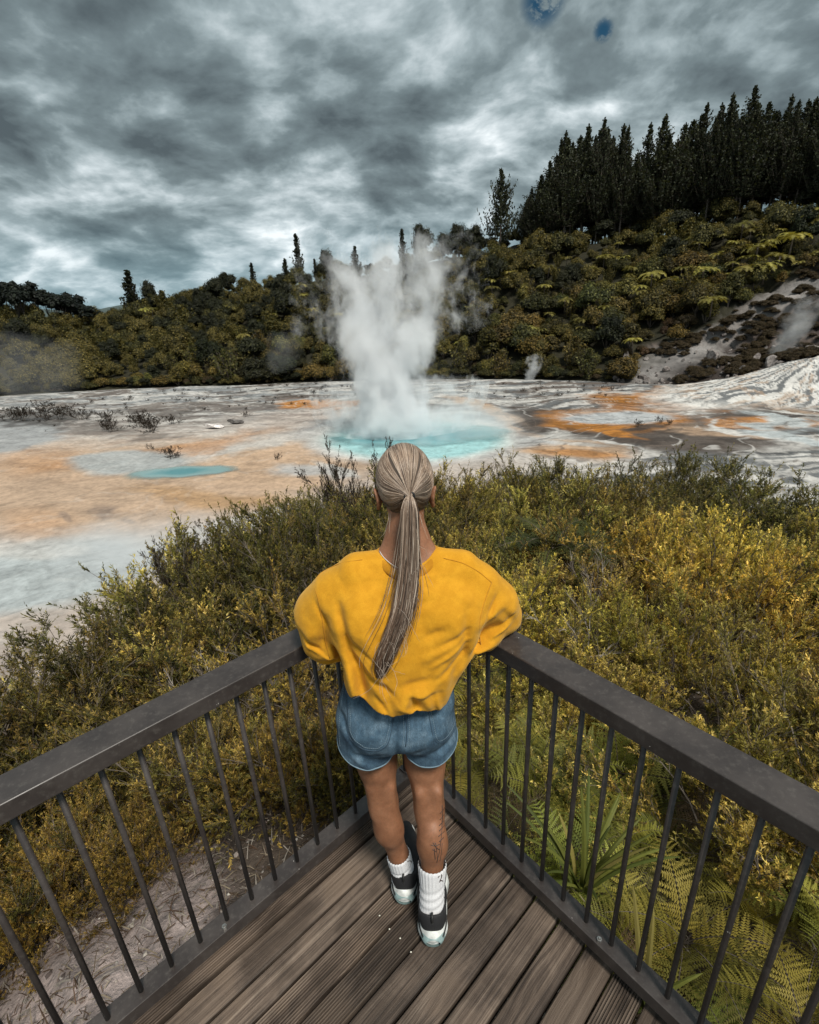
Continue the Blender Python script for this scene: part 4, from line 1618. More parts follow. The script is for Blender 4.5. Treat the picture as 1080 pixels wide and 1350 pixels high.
# the lone pine standing apart to the left of the stand
x, y = polar(10.4, 182)
lone = make_conifer(530, H=15, R=4.6, base=.08, whorls=30, nb_=8, up_tip=.6, dead=False)
lone.location = (x, y, float(ground_z(x, y)) - .5)
lone.scale = (1, 1, (CAM_H + 182 * math.tan(rad(12.1)) - float(ground_z(x, y))) / 14.6)
tag(lone, 'lone dark pine standing apart to the left of the pine stand', 'pine')
for ch in lone.children:
    ch.color = (1, 1, 1, 1)
# tall thin poplars and cypresses on the skyline
pop = [make_conifer(540 + i, H=13, R=1.15 + .25 * i, base=.05, whorls=34, nb_=8, up_tip=1.6, dead=False, name='poplar_tree', size=.34,
                    pal=((.030, .036, .018), (.045, .050, .024), (.022, .026, .014))) for i in range(2)]
for i, (az, eb, r, wsc, lab) in enumerate([
        (-10.0, 7.7, 200, 1.0, 'tallest slim poplar on the skyline left of the steam plume'),
        (-25.7, 4.8, 214, 1.3, 'slim ragged poplar sticking up from the left end of the ridge'),
        (-14.6, 5.3, 205, 1.2, 'small pointed conifer on the ridge between the two poplars'),
        (-4.2, 6.5, 196, 1.2, 'pointed tree half veiled by the left side of the steam'),
        (0.6, 7.8, 196, 1.0, 'slim poplar showing through the top of the steam'),
        (-11.3, 5.6, 203, 1.3, 'short dark conifer just left of the tallest poplar'),
        (-8.4, 5.5, 200, 1.2, 'short dark conifer just right of the tallest poplar')]):
    x, y = polar(az, r)
    gz = float(ground_z(x, y))
    H = CAM_H + r * math.tan(rad(eb)) - gz
    o = put(pop[i % 2], used, x, y, gz, rh.uniform(0, 6), (wsc * H / 13, wsc * H / 13, H / 13.2), (.8, .85, .9))
    tag(o, lab, 'tree')
# broad trees on the skyline
bushes = {
    'g': [make_bush_tree(600, PAL_H), make_bush_tree(601, PAL_H, R=2.4, Hc=5.2, narrow=.6, trunk_h=1.2), make_bush_tree(602, PAL_H, nl=20, R=3.3, Hc=2.8)],
    'y': [make_bush_tree(610, PAL_HY), make_bush_tree(611, PAL_HY, R=2.2, Hc=4.6, narrow=.65, trunk_h=1.0), make_bush_tree(612, PAL_HY, nl=20, R=3.2, Hc=2.6)],
    'd': [make_bush_tree(620 + i, PAL_HD, Hc=4.5, R=2.8) for i in range(2)],
    'r': [make_bush_tree(630, PAL_HR, Hc=2.2, R=2.8)],
    'm': [make_conifer(635 + i, H=6.5 + i, R=1.7, base=.12, whorls=22, nb_=9, up_tip=1.3, dead=False, name='upright_tree', size=.24, pal=PAL_H[:3] + PAL_HY[:1]) for i in range(2)]}
for i, (az, eb, r, sc, lab) in enumerate([
        (2.6, 8.0, 194, 1.35, 'broad dark tree rising behind the top of the steam'),
        (6.3, 7.9, 188, 1.3, 'rounded dark tree on the skyline right of the steam'),
        (7.6, 7.7, 187, 1.25, 'rounded dark tree between the steam and the lone pine'),
        (-7.2, 6.2, 200, 1.2, 'pyramid shaped dark tree just left of the steam'),
        (-24.2, 3.9, 216, .9, 'small round topped tree right of the ragged poplar'),
        (4.6, 7.2, 190, 1.2, 'dark tree on the skyline seen through the thin steam')]):
    x, y = polar(az, r)
    gz = float(ground_z(x, y))
    H = CAM_H + r * math.tan(rad(eb)) - gz
    o = put(bushes['d'][i % 2], used, x, y, gz - 2.2, rh.uniform(0, 6), (sc * 1.1, sc * 1.1, (H + 2.2) / 6.3), (1, 1, 1))
    tag(o, lab, 'tree')
# dark far pines at the left edge
fpine = [make_bush_tree(640 + i, [(.014, .019, .014), (.010, .013, .011), (.020, .026, .018)], R=3.2, Hc=4.2, trunk_h=4.5, nl=9, ncard=1100, size=.4, name='umbrella_pine') for i in range(2)]
for i in range(22):
    az = -38.5 + 9.2 * (i + rh.uniform(.2, .8)) / 22
    r = 238 + rh.uniform(-10, 14)
    x, y = polar(az, r)
    el = float(np.interp(az, A_(-40, -35.5, -34.3, -32.4, -30.3, -29.8), A_(3.9, 3.9, 4.1, 3.5, 2.7, 2.0))) + rh.uniform(-.5, .1)
    gz = float(ground_z(x, y))
    H = max(5, CAM_H + r * math.tan(rad(el)) - gz)
    o = put(fpine[i % 2], used, x, y, gz, rh.uniform(0, 6), (1.25, 1.25, H / 9.5), (1, 1, 1))
    tag(o, 'dark flat topped pine on the far ridge at the left edge', 'pine', 'dark pines on the far ridge at the left edge')

# bush covering the hill
cand = []
for i in range(60000):
    az = rh.uniform(-42, 44)
    db = float(np.interp(az, DB_AZ, DB_T))
    dc = float(np.interp(az, AZ_T, DC_T))
    r = math.sqrt(rh.uniform((db + .5) ** 2, (dc + 5) ** 2))
    cand.append((az, r, db, dc))
    if len(cand) > 9000:
        break
ca = np.array(cand)
cx_, cy_ = ca[:, 1] * np.sin(np.radians(ca[:, 0])), ca[:, 1] * np.cos(np.radians(ca[:, 0]))
cz_ = ground_z(cx_, cy_)
bm_ = bank_mask(cx_, cy_, cz_)
cell = {}
acc = []
for i in range(len(ca)):
    if bm_[i] > .4:
        continue
    x, y = cx_[i], cy_[i]
    t = (ca[i, 1] - ca[i, 2]) / (ca[i, 3] - ca[i, 2])
    dm = 2.3 + 1.5 * rh.random() + .5 * t
    g = (int(x // 4), int(y // 4))
    bad = False
    for a in (-1, 0, 1):
        for c in (-1, 0, 1):
            for (u, v) in cell.get((g[0] + a, g[1] + c), ()):
                if (u - x) ** 2 + (v - y) ** 2 < dm * dm:
                    bad = True
    if bad:
        continue
    cell.setdefault(g, []).append((x, y))
    acc.append((ca[i, 1], x, y, cz_[i], ca[i, 0], t))
acc.sort(key=lambda a: a[0])
nbh = [0]
GNP = []
for j, (r, x, y, z, az, t) in enumerate(acc):
    n = float(fbm(np.array([x * .03 + 3]), np.array([y * .03 + 9]), 3)[0])
    u = rh.random()
    if az > 22 and t < .35 and bank_mask(x + 0, y - 12, z) > .2 and u < .7:
        kd = 'r'
    elif u < .12 + (.35 if n < .45 else 0):
        kd = 'd'
    elif (t < .3 and az < 4 and u < .75) or u > (.80 if n < .52 else .5):
        kd = 'y'
    else:
        kd = 'g'
    if kd in 'gd' and rh.random() < .26:
        kd = 'm'
    sc = (.5 + .85 * rh.random() ** 1.6) * (1 if t < .85 else .85)
    if kd == 'r':
        sc *= .7
    col = A_(rh.uniform(.85, 1.2), 1, rh.uniform(.8, 1.1)) * rh.uniform(.7, 1.25)
    szz = sc * rh.uniform(.8, 1.25)
    if j < 285:
        lst = bushes[kd]
        o = put(lst[rh.integers(len(lst))], used, x, y, z - .8 * sc, rh.uniform(0, 6.28), (sc, sc, szz), tuple(col))
        k3 = int(rh.integers(len(lst)))
        nm = {'g': 'olive green', 'y': 'yellow tinged', 'd': 'dark green', 'r': 'low russet', 'm': 'narrow upright'}[kd]
        nm = ('large ' if sc > .95 else 'small ' if sc < .65 else '') + nm
        pl_ = ('at the far left foot of the hill' if az < -28 else 'at the hill foot beyond the grey flat' if az < -17 else 'at the hill foot just left of the steam' if az < -6 else 'at the hill foot behind the steam' if az < 7 else 'at the hill foot near the small vent' if az < 15 else 'at the hill foot below the pines' if az < 23 else 'beside the bare steaming bank at the right')
        tag(o, f'{nm} bushy tree {pl_}', 'tree', f'{nm} bushy trees {pl_}')
    else:
        GNP.append((x, y, z - .8 * sc, rh.uniform(0, 6.28), sc, szz, 'gydrm'.index(kd)))
# low growth closing the foot of the hill and heath patches on the bare bank
for i in range(420):
    az = rh.uniform(-42, 24)
    r = float(np.interp(az, DB_AZ, DB_T)) + rh.uniform(.2, 4)
    x, y = polar(az, r)
    s_ = rh.uniform(.16, .42)
    GNP.append((x, y, float(ground_z(x, y)) - .5 * s_, rh.uniform(0, 6.28), s_ * 1.3, s_, rh.integers(0, 4)))
for i in range(1500):
    az = rh.uniform(22, 43)
    r = float(np.interp(az, DB_AZ, DB_T)) + rh.uniform(0, 60)
    x, y = polar(az, r)
    z = float(ground_z(x, y))
    if bank_mask(x, y, z) > .3 and float(fbm(np.array([x * .07 + 3]), np.array([y * .07 + z * .1]), 4)[0]) < .52:
        s_ = rh.uniform(.12, .34)
        GNP.append((x, y, z - .9 * s_, rh.uniform(0, 6.28), s_ * 1.6, s_, 3))
GNP = np.array(GNP)


def gn_scatter(name, pts_, sources):
    me = bpy.data.meshes.new(name)
    me.vertices.add(len(pts_))
    me.vertices.foreach_set('co', pts_[:, :3].astype(np.float32).ravel())
    a = me.attributes.new('rotv', 'FLOAT_VECTOR', 'POINT')
    a.data.foreach_set('vector', np.stack([0 * pts_[:, 3], 0 * pts_[:, 3], pts_[:, 3]], -1).astype(np.float32).ravel())
    a = me.attributes.new('sclv', 'FLOAT_VECTOR', 'POINT')
    a.data.foreach_set('vector', np.stack([pts_[:, 4], pts_[:, 4], pts_[:, 5]], -1).astype(np.float32).ravel())
    a = me.attributes.new('kind_id', 'INT', 'POINT')
    a.data.foreach_set('value', pts_[:, 6].astype(np.int32))
    o = bpy.data.objects.new(name, me)
    COL.objects.link(o)
    ng = bpy.data.node_groups.new('scatter_bush', 'GeometryNodeTree')
    ng.interface.new_socket('Geometry', in_out='INPUT', socket_type='NodeSocketGeometry')
    ng.interface.new_socket('Geometry', in_out='OUTPUT', socket_type='NodeSocketGeometry')
    gi = ng.nodes.new('NodeGroupInput')
    go = ng.nodes.new('NodeGroupOutput')
    jn = ng.nodes.new('GeometryNodeJoinGeometry')

    def attr(nm, ty):
        n = ng.nodes.new('GeometryNodeInputNamedAttribute')
        n.data_type = ty
        n.inputs[0].default_value = nm
        return n.outputs[0]
    for k_, src in enumerate(sources):
        cmp_ = ng.nodes.new('FunctionNodeCompare')
        cmp_.data_type = 'INT'
        cmp_.operation = 'EQUAL'
        ng.links.new(attr('kind_id', 'INT'), cmp_.inputs[2])
        cmp_.inputs[3].default_value = k_
        oi_ = ng.nodes.new('GeometryNodeObjectInfo')
        oi_.inputs[0].default_value = src
        oi_.inputs['As Instance'].default_value = True
        ip = ng.nodes.new('GeometryNodeInstanceOnPoints')
        ng.links.new(gi.outputs[0], ip.inputs['Points'])
        ng.links.new(cmp_.outputs[0], ip.inputs['Selection'])
        ng.links.new(oi_.outputs['Geometry'], ip.inputs['Instance'])
        ng.links.new(attr('rotv', 'FLOAT_VECTOR'), ip.inputs['Rotation'])
        ng.links.new(attr('sclv', 'FLOAT_VECTOR'), ip.inputs['Scale'])
        ng.links.new(ip.outputs[0], jn.inputs[0])
    ng.links.new(jn.outputs[0], go.inputs[0])
    md = o.modifiers.new('scatter', 'NODES')
    md.node_group = ng
    return o


crown = lambda root: [c for c in root.children if c.name.startswith('crown')][0]
o = gn_scatter('hill_bush', GNP, [crown(bushes['g'][0]), crown(bushes['y'][0]), crown(bushes['d'][0]), crown(bushes['r'][0]), crown(bushes['m'][0])])
tag(o, 'dense native bush covering the upper hillside behind the terrace', 'bush', None, 'stuff')

# tree ferns
tf = [make_fern(700 + i, L=3.0, nf=15, npin=16, npl=1, pal=((.30, .27, .08), (.23, .21, .06), (.40, .35, .12)), arch=1.1, trunk=2.6, name='tree_fern', tilt0=.85, wid=.24) for i in range(3)]
TF = [(24.8, 2.2, 1.25, 'bright'), (29.0, 2.4, 1.15, 'bright'), (32.9, 3.9, 1.35, 'bright'), (35.2, 4.3, 1.3, 'bright'), (36.3, 6.0, 1.2, 'bright'), (31.5, 5.5, 1.0, ''),
      (23.9, .9, 1.0, ''), (20.6, 4.0, .8, ''), (17.0, .4, .9, ''), (23.8, -3.6, .8, 'bright'), (30.1, -.1, 1.0, ''), (33.7, 2.4, 1.1, ''), (32.4, 2.3, 1.1, ''), (34.4, 3.0, 1.2, '')]
for i in range(112):
    if i < 30:
        az = rh.uniform(-28, -4)
        el = rh.uniform(-1.5, float(np.interp(az, AZ_T, EL_T)) + .3)
    elif i < 66:
        az = rh.uniform(6, 23)
        el = rh.uniform(-3.5, 4.5)
    else:
        az = rh.uniform(21, 40)
        el = rh.uniform(.0 + (az - 24) * .12, 5.5)
    TF.append((az, el, rh.uniform(.5, .95), ''))
for i, (az, el, sc, br) in enumerate(TF):
    # walk along the line of bearing until the hill reaches this height
    db = float(np.interp(az, DB_AZ, DB_T))
    rr_ = np.linspace(db, float(np.interp(az, AZ_T, DC_T)) + 6, 90)
    zz = ground_z(rr_ * math.sin(rad(az)), rr_ * math.cos(rad(az))) + 4.6 * sc
    ee = np.degrees(np.arctan2(zz - CAM_H, rr_))
    j = int(np.argmax(ee > el)) if (ee > el).any() else len(rr_) - 1
    x, y = polar(az, rr_[j])
    z = float(ground_z(x, y))
    if bank_mask(x, y, z) > .5:
        continue
    g = rh.uniform(1.0, 1.5) if br else rh.uniform(.4, 1.1)
    o = put(tf[i % 3], used, x, y, z + 1.9 * sc, rh.uniform(0, 6.28), (sc, sc, sc), (g, g * rh.uniform(.95, 1.05), g * .8), (rh.uniform(-.15, .15), rh.uniform(-.15, .15)))
    if br:
        tag(o, ['bright tree fern high in the bush below the pines', 'bright tree fern right of the middle of the bush below the pines', 'large pale tree fern in the cluster near the right edge', 'pale tree fern spreading wide close to the right edge', 'tree fern cut by the right edge just below the pines'][i] if i < 5 else 'small bright tree fern low on the hill above the vent', 'fern')
    else:
        w = 'left of the steam' if az < 0 else ('between the steam and the pines' if az < 21 else 'below the pines at the right')
        tag(o, f'tree fern showing pale fronds in the hill bush {w}', 'fern', f'tree ferns in the hill bush {w}')

# dark scrub dotted over the sinter flats
dwarf = [make_scrub(360 + i, pal=PAL_B, bare=.35, nstem=12, R=.75, H=.9, nbr=7, ntw=5, nlf=14, ll=.05, lw=.016, name='dwarf_shrub') for i in range(2)]
SB = [(-60.5, 85.7, 2.0), (-57, 84, 1.7), (-63.5, 84.5, 1.8), (-53, 83, 1.5), (-66, 86, 1.7), (-43.7, 73.5, 1.2), (-38.9, 74.5, 1.6), (-37.2, 73.4, 1.4), (-35, 76, 1.1), (-35.6, 70.5, 1.3),
      (-26.8, 56.0, .95), (-25.9, 55.5, .7), (-13.8, 52.0, .7), (-31, 60, .7), (30.4, 59.3, .8), (30.9, 58.0, .7), (27.2, 58.0, .9), (-42, 72, 1.0), (-25.0, 79.5, .9), (-41, 78, 1.2), (-47, 80, 1.3)]
for i in range(150):
    if i < 105:
        az, r = rh.uniform(-38, -2), rh.uniform(90, 125)
    else:
        az, r = rh.uniform(6, 24), rh.uniform(85, 103)
    x, y = polar(az, r)
    SB.append((x, y, rh.uniform(.25, .75)))
for i, (x, y, s) in enumerate(SB):
    big_ = s >= .95
    P_ = dwarf
    o = put(P_[rh.integers(len(P_))], used, x, y, float(ground_z(x, y)) - .1, rh.uniform(0, 6), (s * 1.9, s * 1.6, s * 1.2) if big_ else (s, s, s * .9), (.55, .48, .5))
    if big_:
        tag(o, 'low dark bush spreading on the grey sinter flat at the left', 'bush', 'low dark bushes on the sinter flat at the left')
    elif i < 126:
        tag(o, 'tiny dark twiggy shrub on the pale sinter left of the pool', 'bush', 'tiny dark shrubs on the sinter left of the pool')
    else:
        tag(o, 'tiny dark twiggy shrub on the streaked sinter right of the pool', 'bush', 'tiny dark shrubs on the sinter right of the pool')
# rocks
m_, t_, nb_, bs_, _o = new_mat('rock')
g_ = N(t_, 'ShaderNodeNewGeometry').outputs['Position']
oi_ = N(t_, 'ShaderNodeObjectInfo')
cc_ = nb_.ramp(nb_.noise(g_, 1.4, 6, .65), [(.35, (.10, .085, .08)), (.5, (.26, .24, .23)), (.68, (.48, .46, .44))])
t_.links.new(nb_.mix(1.0, cc_, oi_.outputs['Color'], 'MULTIPLY'), bs_.inputs['Base Color'])
bs_.inputs['Roughness'].default_value = .9
bump(nb_, bs_, nb_.noise(g_, 3, 6, .6), .8, .15)
M_rock = m_


def make_rock(seed, name='rock'):
    rng = np.random.default_rng(seed)
    import bmesh
    bm = bmesh.new()
    bmesh.ops.create_icosphere(bm, subdivisions=3, radius=1)
    me = bpy.data.meshes.new(name)
    bm.to_mesh(me)
    bm.free()
    co = np.zeros(len(me.vertices) * 3, np.float32)
    me.vertices.foreach_get('co', co)
    co = co.reshape(-1, 3)
    for k in range(9):
        d = rnd_dirs(rng, 1)[0]
        h = rng.uniform(.45, .85)
        dd = co @ d
        co -= np.where(dd > h, dd - h, 0)[:, None] * d
    co *= 1 + .25 * (fbm(co[:, 0] * 2 + seed, co[:, 1] * 2 + co[:, 2] * 1.7, 4)[:, None] - .5)
    me.vertices.foreach_set('co', co.ravel().astype(np.float32))
    me.update()
    me.materials.append(M_rock)
    return me


rocks = [make_rock(i) for i in range(4)]
for i in range(130):
    az = rh.uniform(22.5, 39)
    db = float(np.interp(az, DB_AZ, DB_T))
    r = db + rh.uniform(-1, 22) * rh.random() ** 1.2
    x, y = polar(az, r)
    o = link('rock', rocks[i % 4])
    s = rh.lognormal(-.7, .5)
    o.location = (x, y, float(ground_z(x, y)) + s * .15)
    o.rotation_euler = (rh.uniform(0, 6), rh.uniform(0, 6), rh.uniform(0, 6))
    o.scale = (s, s * .8, s * .6)
    g = rh.uniform(.45, 1.0)
    o.color = (g, g * .95, g * .93, 1)
    tag(o, 'grey boulder at the foot of the bare bank at the right', 'rock', 'boulders at the foot of the bank at the right')
for (x, y, sx, sy, sz, c, lab) in [(-27.2, 71.5, 1.5, .9, .35, 2.4, 'flat white slab of sinter lying left of the big pool'), (-24.9, 74.0, 1.3, .6, .45, .5, 'dark brown block of rock behind the white slab')]:
    o = link('rock', rocks[1])
    o.location = (x, y, Z_BASIN + .3)
    o.scale = (sx, sy, sz)
    o.rotation_euler = (0, .15, .3)
    o.color = (c, c, c, 1)
    tag(o, lab, 'rock')
pool('small_pool_water', -23.3, 49.3, 6.6, 3.0, Z_BASIN + .05, water_mat('small_pool', (.26, .38, .37), (.07, .24, .26), -22.8, 49.4, 4.4, 1.9), 8.0, .25)
# ------------------------------------------------------------------ steam
def steam(name, label, loc, half, dens_fn, aniso=.0, col=(.97, .985, 1.0)):
    m = bpy.data.materials.new(name)
    m.use_nodes = True
    t = m.node_tree
    t.nodes.clear()
    nb = NB(t)
    out = N(t, 'ShaderNodeOutputMaterial')
    pv = N(t, 'ShaderNodeVolumePrincipled')
    pv.inputs['Color'].default_value = (*col, 1)
    pv.inputs['Anisotropy'].default_value = aniso
    p = N(t, 'ShaderNodeTexCoord').outputs['Object']
    nb.setin(pv.inputs['Density'], dens_fn(nb, p))
    t.links.new(pv.outputs[0], out.inputs['Volume'])
    import bmesh
    bm = bmesh.new()
    bmesh.ops.create_icosphere(bm, subdivisions=3, radius=1)
    for v in bm.verts:
        # superellipsoid hull
        c = v.co
        k = max(abs(c.x), abs(c.y), abs(c.z))
        f = 1 + (1 / k - 1) * .55
        v.co = Vector((c.x * f * half[0], c.y * f * half[1], c.z * f * half[2]))
    me = bpy.data.meshes.new(name)
    bm.to_mesh(me)
    bm.free()
    o = link(name, me, m)
    o.location = loc
    return tag(o, label, 'steam', None, 'stuff')


def col_dens(nb, p):
    """main plume: object space metres, z from -10.5 (water) to 10.5"""
    t = nb.t
    s = N(t, 'ShaderNodeSeparateXYZ')
    nb.link(p, s.inputs[0])
    w = nb.vmath('SCALE', nb.vmath('SUBTRACT', nb.noise(nb.mapping(p, scale=(.16, .16, .11)), 1.0, 3, .5, col=True), (.5, .5, .5)), 7.5)
    h = nb.maprange(s.outputs[2], -11.4, 11.4, 0, 1, smooth=False)
    # the billowing widens with height
    wv = nb.vmath('MULTIPLY', w, (1, 1, .4))
    q = nb.vmath('ADD', p, nb.vmath('SCALE', wv, nb.math('ADD', nb.math('MULTIPLY', h, 1.0), .25)))
    s2 = N(t, 'ShaderNodeSeparateXYZ')
    nb.link(q, s2.inputs[0])
    x, y, z = s2.outputs

    def trunk(x0, x1, r0, r1, h0, h1, bow=0.0):
        # leaning tapering trunk between heights h0..h1
        hh_ = nb.maprange(z, h0, h1, 0, 1, smooth=False)
        cx_ = nb.math('ADD', nb.math('MULTIPLY', hh_, x1 - x0), x0)
        if bow:
            cx_ = nb.math('ADD', cx_, nb.math('MULTIPLY', nb.math('SINE', nb.math('MULTIPLY', hh_, 3.14)), bow))
        rr_ = nb.math('ADD', nb.math('MULTIPLY', hh_, r1 - r0), r0)
        dx = nb.math('SUBTRACT', x, cx_)
        d = nb.math('SQRT', nb.math('ADD', nb.math('MULTIPLY', dx, dx), nb.math('MULTIPLY', nb.math('MULTIPLY', y, y), 1.3)))
        f = nb.math('SUBTRACT', 1.0, nb.math('DIVIDE', d, rr_))
        lo = nb.maprange(z, h0 - 1.5, h0 + 1.0, 0, 1)
        hi = nb.maprange(z, h1 - 1.0, h1 + 3.5, 1, 0)
        f = nb.math('MULTIPLY', f, nb.math('MULTIPLY', lo, hi))
        return f
    f = nb.math('MAXIMUM', trunk(-.6, -.8, 5.2, 4.7, -11.4, -2.5), trunk(-.9, -5.0, 4.6, 3.5, -5, 6.5, -.5))
    f = nb.math('MAXIMUM', f, trunk(0, 4.4, 3.8, 3.4, -5, 8.5, .8))
    f = nb.math('MAXIMUM', f, nb.math('MULTIPLY', trunk(-.9, -.6, 4.0, 3.8, -4, 7.5), .95))
    n = nb.noise(nb.mapping(q, scale=(1, 1, .7), loc=(3, 1, 7)), .52, 7, .66)
    n2 = nb.math('MULTIPLY', nb.math('SUBTRACT', n, .5), 2.3)
    f0 = f
    f = nb.math('ADD', f, n2)
    thr = nb.math('ADD', nb.math('MULTIPLY', h, .22), .03)
    dd = nb.maprange(nb.math('SUBTRACT', f, thr), .0, .6, 0, 1, smooth=False)
    dd = nb.math('MULTIPLY', dd, nb.maprange(f0, -.30, .12))
    # broad skirt of vapour low over the water
    sk = nb.math('SUBTRACT', 1.0, nb.math('SQRT', nb.math('ADD', nb.math('POWER', nb.math('DIVIDE', x, 10.0), 2), nb.math('POWER', nb.math('DIVIDE', y, 8), 2))))
    sk = nb.math('MAXIMUM', sk, 0.0)
    lo = nb.math('POWER', 2.718, nb.math('MULTIPLY', nb.math('ADD', s.outputs[2], 11.4), -.6))
    sk = nb.math('MULTIPLY', nb.math('MULTIPLY', sk, lo), nb.maprange(n, .35, .6))
    fade = nb.math('SUBTRACT', 1.15, nb.math('MULTIPLY', h, .75))
    dd = nb.math('MULTIPLY', nb.math('MULTIPLY', dd, 1.0), fade)
    return nb.math('ADD', dd, nb.math('MULTIPLY', sk, .36))


steam('steam_plume', 'tall white plume of steam boiling up from the big turquoise pool', (-.9, 61.5, -.4), (11.5, 9.0, 11.9), col_dens)


def puff(scale, thr, k, sx, sy, sz, lean=0.0, strength=1.0, cone=0.0):
    def fn(nb, p):
        t = nb.t
        s = N(t, 'ShaderNodeSeparateXYZ')
        w = nb.vmath('SCALE', nb.vmath('SUBTRACT', nb.noise(p, scale * .5, 3, .5, col=True), (.5, .5, .5)), .55 * sx)
        nb.link(nb.vmath('ADD', p, w), s.inputs[0])
        h = nb.math('ADD', nb.math('DIVIDE', s.outputs[2], sz * 2), .5)
        x = nb.math('SUBTRACT', s.outputs[0], nb.math('MULTIPLY', h, lean))
        wdt = nb.math('ADD', nb.math('MULTIPLY', h, cone), 1.0 - cone * .9)
        wdt = nb.math('MAXIMUM', wdt, .05)
        d = nb.math('ADD', nb.math('POWER', nb.math('DIVIDE', x, nb.math('MULTIPLY', wdt, sx)), 2), nb.math('POWER', nb.math('DIVIDE', s.outputs[1], nb.math('MULTIPLY', wdt, sy)), 2))
        d = nb.math('ADD', d, nb.math('POWER', nb.math('DIVIDE', s.outputs[2], sz), 4))
        f = nb.math('SUBTRACT', 1.0, nb.math('SQRT', d))
        n = nb.math('MULTIPLY', nb.math('SUBTRACT', nb.noise(p, scale, 5, .6), .5), 2.0)
        g = nb.math('MULTIPLY', nb.maprange(nb.math('ADD', f, n), thr, thr + .7), nb.maprange(f, 0, .3))
        return nb.math('MULTIPLY', g, k)
    return fn


steam('steam_wisp', 'small white puff of steam rising from a vent at the foot of the hill', (24.6, 99.5, -9.2), (3.4, 2.2, 3.4), puff(.9, .25, .75, 3.0, 2.0, 3.3, .8, 1, .85))
steam('steam_wisp', 'thin drift of steam climbing the bare bank at the right edge', (62.0, 85, -3.4), (5.5, 4, 6.0), puff(.5, .18, .22, 4.5, 3.5, 5.8, 3.0, 1, .7))
steam('steam_wisp', 'faint haze of steam low on the hill at the far left', (-84, 118, -5), (16, 6, 9), puff(.16, -.1, .016, 15, 5, 8, 0, 1, 0))
steam('steam_wisp', 'faint steam drifting before the bush left of the plume', (-27, 116, -4.5), (7, 4, 5), puff(.25, .1, .028, 6, 4, 5, 2, 1, .4))
steam('steam_wisp', 'thin mist lying over the pale flat at the lower left', (-16.5, 29.0, -11.2), (9, 6, 1.4), puff(.22, 0, .16, 8.5, 5.5, 1.3, 0, 1, 0))
steam('steam_wisp', 'milky vapour drifting over the right side of the turquoise pool', (6.0, 58.0, -10.3), (10.5, 7, 2.0), puff(.3, -.05, .12, 10, 6.5, 1.9, 0, 1, 0))
